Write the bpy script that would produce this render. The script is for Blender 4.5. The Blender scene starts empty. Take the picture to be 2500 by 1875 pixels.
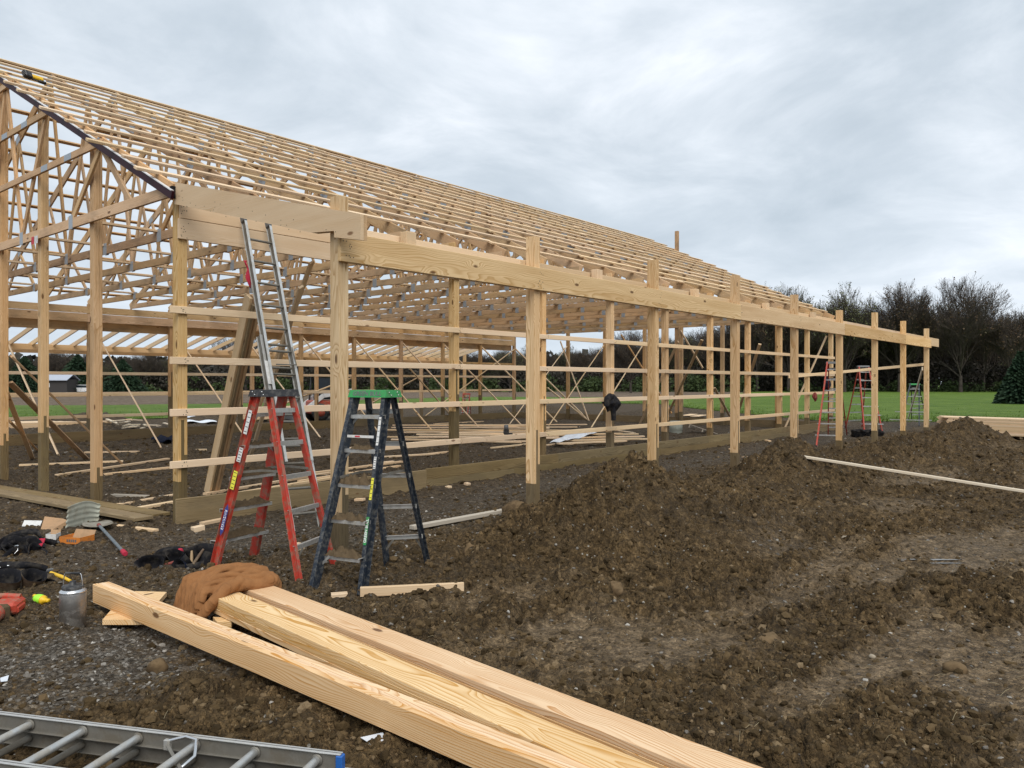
import bpy, math, random
import numpy as np
from mathutils import Vector, Matrix
random.seed(7); np.random.seed(7)
scene = bpy.context.scene
COL = scene.collection
# ------------------------------------------------------------------ camera
PSI = math.radians(40.10); PIT = math.radians(0.1136); CAMH = 1.72; FPX = 1899.1
cam_d = bpy.data.cameras.new('camera'); cam = bpy.data.objects.new('camera', cam_d); COL.objects.link(cam)
cam.location = (0, 0, CAMH)
cam.rotation_euler = (math.radians(90) - PIT, 0, PSI - math.radians(90))
cam_d.sensor_width = 36; cam_d.lens = FPX / 2500 * 36; cam_d.clip_end = 3000; cam_d.clip_start = 0.05
scene.camera = cam
# ------------------------------------------------------------------ world
W = bpy.data.worlds.new('World'); scene.world = W; W.use_nodes = True
wt = W.node_tree; wt.nodes.clear()

SKX, SKY = 7.35, 4.1
class NT:
    def __init__(s, t): s.t = t
    def n(s, typ, **kw):
        nd = s.t.nodes.new('ShaderNode' + typ)
        ins = kw.pop('ins', {})
        for k, v in kw.items(): setattr(nd, k, v)
        for k, v in ins.items():
            if isinstance(v, bpy.types.NodeSocket): s.t.links.new(v, nd.inputs[k])
            else: nd.inputs[k].default_value = v
        return nd
    def m(s, op, a, b=None, c=None, clamp=False):
        ins = {0: a}
        if b is not None: ins[1] = b
        if c is not None: ins[2] = c
        return s.n('Math', operation=op, use_clamp=clamp, ins=ins).outputs[0]
    def vm(s, op, a, b=None, out=0):
        ins = {0: a}
        if b is not None: ins[1] = b
        return s.n('VectorMath', operation=op, ins=ins).outputs[out]
    def scale(s, a, xyz): return s.vm('MULTIPLY', a, xyz)
    def noise(s, vec, sc, det=2, rough=.5, dist=0, out=0):
        return s.n('TexNoise', ins={'Vector': vec, 'Scale': sc, 'Detail': det, 'Roughness': rough, 'Distortion': dist}).outputs[out]
    def vor(s, vec, sc, out='Distance', feature='F1', rnd=1.0):
        return s.n('TexVoronoi', feature=feature, ins={'Vector': vec, 'Scale': sc, 'Randomness': rnd}).outputs[out]
    def mix(s, f, a, b, mode='MIX'):
        nd = s.n('Mix', data_type='RGBA', blend_type=mode)
        for i, v in ((0, f), (6, a), (7, b)):
            if isinstance(v, bpy.types.NodeSocket): s.t.links.new(v, nd.inputs[i])
            else: nd.inputs[i].default_value = v if i == 0 else (tuple(v) + (1,))[:4]
        return nd.outputs[2]
    def ramp(s, f, stops):
        nd = s.n('ValToRGB', ins={0: f}); cr = nd.color_ramp
        while len(cr.elements) < len(stops): cr.elements.new(.5)
        for e, (p, c) in zip(cr.elements, stops):
            e.position = p; e.color = (tuple(c) + (1,))[:4] if not isinstance(c, (int, float)) else (c, c, c, 1)
        return nd.outputs[0]
    def mapr(s, f, a, b, c=0., d=1.):
        return s.n('MapRange', ins={0: f, 1: a, 2: b, 3: c, 4: d}).outputs[0]
    def bump(s, h, strength=.5, dist=.01, nrm=None):
        ins = {'Strength': strength, 'Distance': dist, 'Height': h}
        if nrm is not None: ins['Normal'] = nrm
        return s.n('Bump', ins=ins).outputs[0]

w = NT(wt)
SUN_AZ = math.radians(-128); SUN_EL = math.radians(50)   # direction towards the sun, world azimuth from +X
sky = w.n('TexSky', sky_type='NISHITA', sun_disc=False, sun_elevation=SUN_EL, sun_rotation=math.radians(90) - SUN_AZ, air_density=1.2, dust_density=2.0)
skyc = w.scale(sky.outputs[0], (.11, .11, .11))
d = w.n('TexCoord').outputs['Generated']
sep = w.n('SeparateXYZ', ins={0: d})
zc = w.m('ADD', w.m('MAXIMUM', sep.outputs[2], 0.0), .16)
uv = w.n('CombineXYZ', ins={0: w.m('DIVIDE', sep.outputs[0], zc), 1: w.m('DIVIDE', sep.outputs[1], zc), 2: 0.0}).outputs[0]
uv = w.vm('ADD', uv, (SKX, SKY, 0.4))
big = w.noise(uv, .55, 4, .55, .3)
med = w.noise(w.vm('ADD', uv, (8, 2, 5)), 1.7, 7, .6, .4)
cl = w.m('ADD', w.m('MULTIPLY', big, .58), w.m('MULTIPLY', med, .42))
cloud = w.ramp(cl, [(.38, (.295, .345, .395)), (.47, (.365, .412, .462)), (.54, (.45, .492, .54)), (.60, (.55, .582, .625)), (.66, (.68, .70, .73))])
# brighter, whiter haze towards the horizon
hz = w.mapr(sep.outputs[2], 0.0, .30, 0.62, 0.0)
cloud = w.mix(hz, cloud, (.455, .51, .565))
gap = w.mapr(w.noise(w.vm('ADD', uv, (1, 9, 2)), .9, 5, .55), .66, .74, 0, .75)
fin = w.mix(gap, cloud, w.scale(skyc, (.85, .85, .88)))
bg = w.n('Background', ins={0: fin, 1: 1.0})
wo = w.n('OutputWorld', ins={0: bg.outputs[0]})
# ------------------------------------------------------------------ sun through cloud
sl = bpy.data.lights.new('sun', 'SUN'); sun = bpy.data.objects.new('sun', sl); COL.objects.link(sun)
sl.energy = 1.5; sl.angle = math.radians(45); sl.color = (1, .96, .9)
sd = Vector((math.cos(SUN_AZ) * math.cos(SUN_EL), math.sin(SUN_AZ) * math.cos(SUN_EL), math.sin(SUN_EL)))
sun.rotation_euler = sd.to_track_quat('Z', 'Y').to_euler()
scene.view_settings.view_transform = 'Standard'; scene.view_settings.look = 'None'
scene.view_settings.exposure = 0.80; scene.view_settings.gamma = 1; scene.view_settings.use_curve_mapping = False
scene.cycles.max_bounces = 5; scene.cycles.diffuse_bounces = 3

# ------------------------------------------------------------------ picture <-> place helpers (real positions measured from the photograph)
_c, _s = math.cos(PSI), math.sin(PSI)
def ray(px, py):
    x = (px - 1250) / FPX; y = -(py - 937.5) / FPX
    f = math.cos(PIT) + y * math.sin(PIT); z = y * math.cos(PIT) - math.sin(PIT)
    return Vector((f * _c + x * _s, f * _s - x * _c, z))
def G(px, py, z=0.0):
    r = ray(px, py); t = (z - CAMH) / r.z
    return Vector((r.x * t, r.y * t, z))
def onY(px, py, Y):
    r = ray(px, py); t = Y / r.y; return Vector((r.x * t, Y, CAMH + r.z * t))
def onX(px, py, X):
    r = ray(px, py); t = X / r.x; return Vector((X, r.y * t, CAMH + r.z * t))
def atd(px, py, d):
    r = ray(px, py); return Vector((r.x * d, r.y * d, CAMH + r.z * d))

# ------------------------------------------------------------------ object helpers
def tag(o, label=None, cat=None, group=None, kind=None):
    if label: o['label'] = label
    if cat: o['category'] = cat
    if group: o['group'] = group
    if kind: o['kind'] = kind
    return o
def empty(name, loc=(0, 0, 0), rz=0.0, label=None, cat=None, group=None, rot=None):
    o = bpy.data.objects.new(name, None); COL.objects.link(o); o.location = loc
    o.rotation_euler = rot if rot else (0, 0, rz); o.empty_display_size = .1
    return tag(o, label, cat, group)
def link(name, me, parent=None, loc=None, rot=None):
    o = bpy.data.objects.new(name, me); COL.objects.link(o)
    if parent is not None: o.parent = parent
    if loc is not None: o.location = loc
    if rot is not None: o.rotation_euler = rot
    return o
def copy_tree(o, parent=None):
    c = o.copy(); COL.objects.link(c)
    if parent is not None: c.parent = parent
    for ch in list(o.children): copy_tree(ch, c)
    return c

class MB:
    def __init__(s): s.v = []; s.f = []; s.mi = []; s.mats = []; s.sm = []
    def mat(s, m):
        if m not in s.mats: s.mats.append(m)
        return s.mats.index(m)
    def add(s, vs, fs, m, smooth=False):
        o = len(s.v); s.v.extend([tuple(v) for v in vs]); k = s.mat(m)
        for f in fs: s.f.append(tuple(i + o for i in f)); s.mi.append(k); s.sm.append(smooth)
    def box(s, c, sz, m, rot=None, ch=0.0):
        hx, hy, hz = sz[0] / 2, sz[1] / 2, sz[2] / 2
        vs, fs = chbox(hx, hy, hz, ch)
        M = rot.to_matrix() if rot is not None else None
        c = Vector(c)
        s.add([(M @ Vector(v) if M else Vector(v)) + c for v in vs], fs, m)
    def bar(s, p0, p1, w, h, m, up=(0, 0, 1), ch=0.0):
        p0 = Vector(p0); p1 = Vector(p1); L = (p1 - p0).length
        M = frame(p1 - p0, up); vs, fs = chbox(L / 2, w / 2, h / 2, ch)
        c = (p0 + p1) / 2
        s.add([M @ Vector(v) + c for v in vs], fs, m)
    def tube(s, pts, r, m, n=8, caps=True, smooth=True):
        pts = [Vector(p) for p in pts]; k = len(pts)
        rs = r if isinstance(r, (list, tuple)) else [r] * k
        vs = []; prev = None
        for i, p in enumerate(pts):
            t = (pts[min(i + 1, k - 1)] - pts[max(i - 1, 0)]).normalized()
            if prev is None:
                a = Vector((0, 0, 1)) if abs(t.z) < .9 else Vector((1, 0, 0)); u = t.cross(a).normalized()
            else: u = (prev - t * prev.dot(t)).normalized()
            prev = u; v = t.cross(u)
            for j in range(n):
                an = 2 * math.pi * j / n; vs.append(p + (u * math.cos(an) + v * math.sin(an)) * rs[i])
        fs = [(i * n + j, i * n + (j + 1) % n, (i + 1) * n + (j + 1) % n, (i + 1) * n + j) for i in range(k - 1) for j in range(n)]
        s.add(vs, fs, m, smooth)
        if caps: s.add(vs[:n], [tuple(range(n))[::-1]], m); s.add(vs[-n:], [tuple(range(n))], m)
    def lathe(s, prof, m, n=28, c=(0, 0, 0), M=None, smooth=True):
        vs = []; c = Vector(c)
        for r, z in prof:
            for j in range(n):
                a = 2 * math.pi * j / n; v = Vector((r * math.cos(a), r * math.sin(a), z))
                vs.append((M @ v if M else v) + c)
        fs = [(i * n + j, i * n + (j + 1) % n, (i + 1) * n + (j + 1) % n, (i + 1) * n + j) for i in range(len(prof) - 1) for j in range(n)]
        s.add(vs, fs, m, smooth)
    def prism(s, poly, h, m, M=None, c=(0, 0, 0)):
        n = len(poly); c = Vector(c); vs = [Vector((x, y, 0)) for x, y in poly] + [Vector((x, y, h)) for x, y in poly]
        vs = [(M @ v if M else v) + c for v in vs]
        fs = [tuple(range(n))[::-1], tuple(range(n, 2 * n))] + [(i, (i + 1) % n, n + (i + 1) % n, n + i) for i in range(n)]
        s.add(vs, fs, m)
    def mesh(s, name='mesh'):
        me = bpy.data.meshes.new(name); me.from_pydata(s.v, [], s.f)
        for m in s.mats: me.materials.append(m)
        me.polygons.foreach_set('material_index', s.mi); me.polygons.foreach_set('use_smooth', s.sm)
        me.update(); return me
    def build(s, name, parent=None, loc=None, rot=None): return link(name, s.mesh(name), parent, loc, rot)

def frame(d, up=(0, 0, 1)):
    x = Vector(d).normalized(); up = Vector(up)
    if abs(x.dot(up.normalized())) > .995: up = Vector((1, 0, 0)) if abs(x.x) < .9 else Vector((0, 1, 0))
    y = up.cross(x).normalized(); z = x.cross(y)
    return Matrix((x, y, z)).transposed()
def chbox(hx, hy, hz, ch):
    if ch <= 0:
        v = [(x, y, z) for x in (-hx, hx) for y in (-hy, hy) for z in (-hz, hz)]
        return v, [(0, 1, 3, 2), (4, 6, 7, 5), (0, 4, 5, 1), (2, 3, 7, 6), (0, 2, 6, 4), (1, 5, 7, 3)]
    v = []; idx = {}
    for sx in (-1, 1):
        for sy in (-1, 1):
            for sz in (-1, 1):
                for a in range(3):
                    p = [sx * (hx - ch), sy * (hy - ch), sz * (hz - ch)]; p[a] = (sx * hx, sy * hy, sz * hz)[a]
                    idx[(sx, sy, sz, a)] = len(v); v.append(tuple(p))
    f = []
    for a in range(3):
        b, c = (a + 1) % 3, (a + 2) % 3
        for sa in (-1, 1):
            q = []
            for sb, sc in ((-1, -1), (1, -1), (1, 1), (-1, 1)):
                k = [0, 0, 0]; k[a] = sa; k[b] = sb; k[c] = sc; q.append(idx[(*k, a)])
            f.append(tuple(q) if sa > 0 else tuple(q[::-1]))
        for sb in (-1, 1):
            for sc in (-1, 1):
                k0 = [0, 0, 0]; k1 = [0, 0, 0]; k0[a] = -1; k1[a] = 1
                for k in (k0, k1): k[b] = sb; k[c] = sc
                q = [idx[(*k0, b)], idx[(*k1, b)], idx[(*k1, c)], idx[(*k0, c)]]
                f.append(tuple(q) if sb * sc < 0 else tuple(q[::-1]))
    for sx in (-1, 1):
        for sy in (-1, 1):
            for sz in (-1, 1):
                q = [idx[(sx, sy, sz, a)] for a in range(3)]
                f.append(tuple(q) if sx * sy * sz > 0 else tuple(q[::-1]))
    return v, f
_cache = {}
def beam(name, p0, p1, wd, ht, m, parent=None, up=(0, 0, 1), ch=.004, label=None):
    """one piece of lumber from p0 to p1: local X runs along it; wd = size across (local Y), ht = size along 'up'"""
    p0 = Vector(p0); p1 = Vector(p1); L = (p1 - p0).length
    key = (round(L, 2), round(wd, 3), round(ht, 3), m.name, ch)
    if key not in _cache:
        b = MB(); b.box((0, 0, 0), (key[0], wd, ht), m, ch=min(ch, wd * .2, ht * .2)); _cache[key] = b.mesh(name)
    o = link(name, _cache[key], parent); o.location = (p0 + p1) / 2
    o.rotation_euler = frame(p1 - p0, up).to_euler()
    if label: o['label'] = label
    return o

# ------------------------------------------------------------------ materials
def newmat(name):
    m = bpy.data.materials.new(name); m.use_nodes = True; t = m.node_tree; t.nodes.clear()
    return m, NT(t)
def finish(n, col, rough=.7, nrm=None, metal=0.0, spec=None, **kw):
    ins = {'Base Color': col if isinstance(col, bpy.types.NodeSocket) else (tuple(col) + (1,))[:4], 'Roughness': rough, 'Metallic': metal}
    if nrm is not None: ins['Normal'] = nrm
    if spec is not None: ins['Specular IOR Level'] = spec
    ins.update(kw)
    p = n.n('BsdfPrincipled', ins=ins); n.n('OutputMaterial', ins={0: p.outputs[0]})
    return p
def wood(name, light, ring, knot=(.10, .045, .02), stain=None, stain_amt=0.0, ringamt=.75, spacing=.011, var=.30, rough=.72):
    m, n = newmat(name)
    tc = n.n('TexCoord').outputs['Object']; r = n.n('ObjectInfo').outputs['Random']
    off = n.n('CombineXYZ', ins={0: n.m('MULTIPLY', r, 61.0), 1: 0.0, 2: 0.0}).outputs[0]
    p = n.vm('ADD', tc, off)
    wv = n.noise(n.scale(p, (.9, 5, 5)), 1.0, 2, .5, 0, 1)
    wv = n.scale(n.vm('SUBTRACT', wv, (.5, .5, .5)), (0, .13, .13))
    knd = n.vor(n.scale(p, (2.0, 5.0, 5.0)), 1.0)
    kpush = n.mapr(knd, .10, .36, .035, 0.0)
    pith = n.n('CombineXYZ', ins={0: 0.0, 1: n.m('MULTIPLY', n.m('SUBTRACT', n.m('FRACT', n.m('MULTIPLY', r, 13.7)), .5), .26),
                                   2: n.m('ADD', .03, n.m('MULTIPLY', n.m('FRACT', n.m('MULTIPLY', r, 7.3)), .10))}).outputs[0]
    q = n.scale(n.vm('ADD', n.vm('ADD', tc, pith), wv), (0, 1, 1))
    rad = n.m('ADD', n.vm('LENGTH', q, out=1), kpush)
    fr = n.m('FRACT', n.m('DIVIDE', rad, spacing))
    rid = n.n('TexWhiteNoise', noise_dimensions='1D', ins={1: n.m('FLOOR', n.m('DIVIDE', rad, spacing))}).outputs[0]
    late = n.m('MULTIPLY', n.m('MULTIPLY', n.m('ADD', .55, n.m('MULTIPLY', rid, .85)), n.m('POWER', n.mapr(fr, .25, .93), 1.7)), n.mapr(fr, .93, 1.0, 1, 0))
    fib = n.noise(n.scale(p, (4, 170, 170)), 1.0, 2, .6)
    blot = n.noise(n.scale(p, (.7, 6, 6)), 1.0, 3, .6)
    c = n.mix(n.m('MULTIPLY', late, ringamt), light, ring)
    c = n.mix(n.mapr(blot, .35, .75, 0, .5), c, ring)
    c = n.mix(n.mapr(fib, .3, .7, .0, .28), c, tuple(x * .72 for x in light))
    kk = n.mapr(knd, .07, .115, 1, 0)
    c = n.mix(n.m('MULTIPLY', kk, .85), c, knot)
    if stain is not None:
        st = n.noise(n.scale(p, (1.3, 3.5, 3.5)), 1.0, 5, .65)
        c = n.mix(n.mapr(st, .5, .68, 0, stain_amt), c, stain)
    val = n.m('ADD', 1 - var / 2, n.m('MULTIPLY', n.m('FRACT', n.m('MULTIPLY', r, 3.77)), var))
    hs = n.n('HueSaturation', ins={'Hue': n.m('ADD', .493, n.m('MULTIPLY', n.m('FRACT', n.m('MULTIPLY', r, 5.31)), .009)), 'Saturation': n.m('ADD', 1.02, n.m('MULTIPLY', n.m('FRACT', n.m('MULTIPLY', r, 9.1)), .22)), 'Value': val, 'Color': c})
    h = n.m('ADD', n.m('MULTIPLY', fib, .6), n.m('MULTIPLY', late, -.4))
    finish(n, hs.outputs[0], rough, n.bump(h, .35, .002), spec=.25)
    return m
M_NEW = wood('pine_new', (.84, .625, .385), (.46, .265, .11), spacing=.012, ringamt=.85)
M_FRESH = wood('pine_fresh', (.87, .665, .43), (.54, .29, .11), ringamt=.9, spacing=.0125, var=.10)
M_PALE = wood('spruce_pale', (.83, .66, .465), (.60, .41, .235), ringamt=.5, spacing=.010, knot=(.2, .11, .06))
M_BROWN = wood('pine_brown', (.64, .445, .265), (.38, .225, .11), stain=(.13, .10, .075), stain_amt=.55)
M_TRUSS = wood('truss_lumber', (.69, .505, .32), (.42, .26, .14), stain=(.16, .13, .10), stain_amt=.5, ringamt=.55, spacing=.008)
M_GABLE = wood('gable_post_wood', (.72, .52, .335), (.46, .285, .14), stain=(.10, .07, .045), stain_amt=.35)
M_TREAT = wood('treated_lumber', (.22, .17, .10), (.095, .065, .033), stain=(.08, .066, .045), stain_amt=.5)
M_TREATG = wood('treated_green', (.285, .222, .130), (.115, .080, .040), stain=(.12, .095, .06), stain_amt=.5, ringamt=.85, spacing=.016)
M_GREYBOARD = wood('grey_board', (.46, .42, .36), (.34, .29, .23), ringamt=.3)
M_WHITEBOARD = wood('whitewood', (.74, .66, .53), (.62, .5, .36), ringamt=.25, spacing=.008)

def simple(name, col, rough=.6, metal=0.0, nscale=30, namt=.25, dirt=None, dirt_amt=.5, dscale=9, bump=.2, spec=None, coat=0.0):
    m, n = newmat(name)
    tc = n.n('TexCoord').outputs['Object']
    a = n.noise(tc, nscale, 4, .6)
    c = n.mix(n.mapr(a, .3, .7, 0, namt), col, tuple(x * .55 for x in col))
    rr = rough
    if dirt is not None:
        f = n.mapr(n.noise(tc, dscale, 6, .7), .47, .6, 0, dirt_amt)
        c = n.mix(f, c, dirt); rr = n.m('ADD', rough, n.m('MULTIPLY', f, .3), clamp=True)
        if metal: metal = n.m('SUBTRACT', metal, n.m('MULTIPLY', f, metal), clamp=True)
    finish(n, c, rr, n.bump(a, bump, .002), metal, spec)
    return m
MUDC = (.105, .075, .045)
M_GALV = simple('galvanised_steel', (.42, .46, .50), .5, .35, 60, .35)
M_ALU = simple('aluminium', (.60, .60, .58), .42, .75, 25, .3, (.27, .24, .19), .7, 7)
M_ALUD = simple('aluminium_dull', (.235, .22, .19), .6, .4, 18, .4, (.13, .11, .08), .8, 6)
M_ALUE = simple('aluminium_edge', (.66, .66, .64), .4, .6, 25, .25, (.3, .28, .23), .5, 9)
M_STEEL = simple('brushed_steel', (.36, .34, .32), .36, .85, 14, .25, (.16, .14, .11), .6, 8)
M_BRIGHT = simple('bright_steel', (.7, .7, .7), .25, .9, 30, .1)
M_RED = simple('red_fibreglass', (.50, .045, .024), .6, 0, 30, .4, (.25, .15, .10), .8, 16)
M_REDC = simple('red_plastic', (.50, .06, .03), .55, 0, 30, .35, (.26, .17, .11), .85, 16)
M_NAVY = simple('navy_fibreglass', (.012, .020, .034), .5, 0, 40, .3, (.22, .21, .18), .35, 34)
M_GREEN = simple('green_plastic', (.03, .30, .075), .45, 0, 40, .2, (.10, .15, .07), .4, 14)
M_BLACK = simple('black_plastic', (.018, .018, .02), .45, 0, 40, .2, (.2, .19, .17), .3, 20)
M_DARKG = simple('grey_plastic', (.12, .125, .13), .6, 0, 40, .2, (.3, .3, .28), .3, 20)
M_BLUE = simple('blue_plastic', (.02, .12, .42), .5)
M_MAROON = simple('maroon_trim', (.035, .007, .013), .5, 0, 20, .1, spec=.15)
M_WHITE = simple('white_trim', (.78, .78, .78), .4, 0, 20, .06)
M_PAPER = simple('white_paper', (.72, .72, .70), .6, 0, 50, .1, (.4, .37, .33), .35, 15)
M_YEL = simple('yellow_plastic', (.85, .52, .02), .45)
M_YLAB = simple('yellow_label', (.80, .74, .06), .5, 0, 60, .1)
M_INK = simple('black_ink', (.02, .02, .02), .6)
M_RINK = simple('red_ink', (.6, .03, .05), .6)
M_NINK = simple('blue_ink', (.04, .05, .25), .5)
M_WINK = simple('white_ink', (.8, .8, .8), .5)
M_NEON = simple('neon_plastic', (.42, .95, .05), .4)
M_CARD = simple('cardboard', (.44, .27, .145), .8, 0, 25, .25, (.25, .17, .1), .4, 9)
M_ORANGE = simple('orange_card', (.70, .22, .03), .65, 0, 25, .2, (.3, .15, .06), .4, 20)
M_LEATHER = simple('brown_leather', (.12, .075, .045), .7, 0, 30, .4, (.22, .17, .11), .6, 9)
M_RUSTLEATHER = simple('red_leather', (.26, .06, .045), .6, 0, 30, .3)
M_TAN = simple('tan_leather', (.40, .28, .16), .8, 0, 25, .3)
M_BLACKF = simple('black_fabric', (.016, .016, .019), .8, 0, 60, .3, (.075, .066, .055), .6, 10, bump=.4, spec=.1)
M_NAVYF = simple('navy_fabric', (.014, .018, .035), .9, 0, 60, .3, spec=.1)
M_REDF = simple('red_fabric', (.45, .02, .05), .85, 0, 40, .3)
M_MUDCAKE = simple('mud_cake', (.12, .085, .05), .95, 0, 40, .6, bump=.9, spec=.1)
M_GLASS = simple('dark_glass', (.02, .03, .04), .1)
M_TIN = simple('old_tin', (.40, .41, .34), .8, 0, 12, .3, (.24, .21, .15), .6, 5)
M_WOODH = simple('grey_handle', (.13, .16, .18), .6, 0, 30, .4, (.3, .3, .28), .4, 15)
M_PLASTICW = simple('white_sheeting', (.74, .78, .84), .35, 0, 6, .12)
M_ROCK = simple('rock', (.20, .165, .12), .9, 0, 20, .6, bump=.8)
M_CLOD = simple('clod_soil', (.085, .055, .03), .95, 0, 30, .6, bump=.8, spec=.1)
def fabric(name, col, dark):
    m, n = newmat(name); tc = n.n('TexCoord').outputs['Object']
    a = n.noise(tc, 9, 4, .6); b = n.noise(tc, 260, 2, .5)
    c = n.mix(n.mapr(a, .35, .7, 0, .55), col, dark)
    c = n.mix(n.mapr(b, .3, .7, 0, .3), c, tuple(x * .6 for x in col))
    finish(n, c, .95, n.bump(b, .5, .001), spec=.12, )
    return m
M_JACKET = fabric('brown_duck', (.31, .145, .058), (.19, .083, .033))

# ------------------------------------------------------------------ numpy noise and the terrain
def _h(ix, iy, seed):
    n = (ix.astype(np.int64) * 374761393 + iy.astype(np.int64) * 668265263 + seed * 1442695041) & 0xFFFFFFFF
    n = ((n ^ (n >> 13)) * 1274126177) & 0xFFFFFFFF
    n = n ^ (n >> 16)
    return (n & 0xFFFFFF) / float(0xFFFFFF)
def vnoise(x, y, seed=0):
    ix = np.floor(x); iy = np.floor(y); fx = x - ix; fy = y - iy
    fx = fx * fx * (3 - 2 * fx); fy = fy * fy * (3 - 2 * fy)
    a = _h(ix, iy, seed); b = _h(ix + 1, iy, seed); c = _h(ix, iy + 1, seed); d = _h(ix + 1, iy + 1, seed)
    return (a * (1 - fx) + b * fx) * (1 - fy) + (c * (1 - fx) + d * fx) * fy * 1.0 - .5
def fbm(x, y, o=4, seed=0, g=.5):
    t = 0; a = 1
    for i in range(o):
        t = t + a * vnoise(x * 2 ** i + i * 17.3, y * 2 ** i - i * 9.1, seed + i); a *= g
    return t
def clods(x, y, cell, seed, dens=1.0):
    """rounded lumps: the highest of the domes round jittered points, with uneven size"""
    x = x / cell; y = y / cell; ix = np.floor(x); iy = np.floor(y); best = np.zeros_like(x)
    for dx in (-1, 0, 1):
        for dy in (-1, 0, 1):
            cx = ix + dx; cy = iy + dy
            jx = cx + _h(cx, cy, seed); jy = cy + _h(cx, cy, seed + 1); R = .25 + .55 * _h(cx, cy, seed + 2)
            an = _h(cx, cy, seed + 3) * 6.28; e = .6 + .8 * _h(cx, cy, seed + 4)
            ux = (x - jx) * np.cos(an) + (y - jy) * np.sin(an); uy = (-(x - jx) * np.sin(an) + (y - jy) * np.cos(an)) * e
            dd = (ux * ux + uy * uy) / (R * R)
            on = _h(cx, cy, seed + 5) < dens
            best = np.maximum(best, np.where(on & (dd < 1), np.sqrt(np.clip(1 - dd, 0, 1)) * R, 0))
    return best * cell
def gauss(x, y, cx, cy, sx, sy, a=0.0, p=1.0):
    c, s = math.cos(a), math.sin(a); u = ((x - cx) * c + (y - cy) * s) / sx; v = (-(x - cx) * s + (y - cy) * c) / sy
    return np.exp(-((u * u + v * v) ** p))
MOUNDS = [  # cx, cy, sx, sy, rot, height, power
    (7.6, 4.8, 1.1, .78, .1, .63, .80), (9.3, 4.5, 1.1, .7, 0, .26, 1.0), (6.35, 4.4, .75, .6, .5, .20, 1.0), (7.6, 3.9, 1.5, .9, .2, .20, 1.0),
    (12.8, 4.75, 1.0, .70, .1, .70, .78), (11.3, 4.5, 1.0, .65, 0, .30, 1.0), (15.2, 4.3, 1.6, .8, 0, .24, 1.0),
    (18.4, 4.2, 2.0, .8, 0, .40, 1.0), (21.2, 4.1, 1.4, .8, 0, .42, 1.0), (23.2, 4.0, 1.0, .85, 0, .68, .85), (25.6, 5.0, 1.3, .6, 0, .14, 1.0),
    (10.6, 3.6, 2.4, .9, 0, .14, 1.0), (18.0, 3.3, 2.0, .8, 0, .14, 1.0), (4.05, 5.35, .35, .30, 0, .10, 1.0),
    # heaps beyond the far wall and in the yard behind
    (12.2, 31.0, 1.6, 1.6, 0, .55, 1.0), (6.3, 30.5, 2.2, 1.8, 0, .75, 1.0), (19.5, 32.5, 2.2, 1.3, 0, .6, 1.0),
    (8.6, 17.4, .7, .5, 0, .22, 1.0), (33.0, 26.0, 3.0, 2.0, 0, .5, 1.0), (36, 20, 3.5, 1.6, 0, .45, 1.0)]
P_GRAVEL = G(260, 1590); TL = (G(226, 1468), G(1300, 1935)); LL = (G(0, 1739, .165), G(834, 1839, .165)); LSG = -1; P_WET = G(2250, 1390); P_HOLE = G(860, 1425)
def tracks(x, y):  # smeared, pressed patches running away from the camera to the right
    u = x * math.cos(-.15) + y * math.sin(-.15); v = -x * math.sin(-.15) + y * math.cos(-.15)
    return fbm(u * .55, v * 1.9, 3, 91)
def zones(x, y):
    r = np.sqrt(x * x + y * y)
    gravel = np.clip(1.5 - np.hypot((x - P_GRAVEL.x) / .85, (y - P_GRAVEL.y) / .62) + .9 * fbm(x * 1.8, y * 1.8, 3, 15), 0, 1)
    gravel = np.maximum(gravel, np.clip(1.4 - np.hypot((x - 5.5) / 2.8, (y - 7.4) / 1.3), 0, 1) * .6)
    gravel = np.maximum(gravel, np.clip(1.3 - np.hypot((x - 3.3) / 2.0, (y - 6.0) / 1.6), 0, 1) * .38)
    gravel = np.maximum(gravel, np.clip(1 - np.abs(y - 7.6) / 1.6, 0, 1) * .5 * (x > 4))
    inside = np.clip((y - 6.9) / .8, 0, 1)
    flat = np.clip((tracks(x, y) + .08) * 3.2, 0, 1) * np.clip((4.6 - y) / 1.0, 0, 1) * np.clip((x - 3.2) / 1.0, 0, 1)
    mnd = sum(h * gauss(x, y, cx, cy, sx, sy, a, p) for cx, cy, sx, sy, a, h, p in MOUNDS)
    flat = flat * np.clip(1 - mnd * 4, 0, 1)
    return r, gravel, inside, flat, mnd
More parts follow.
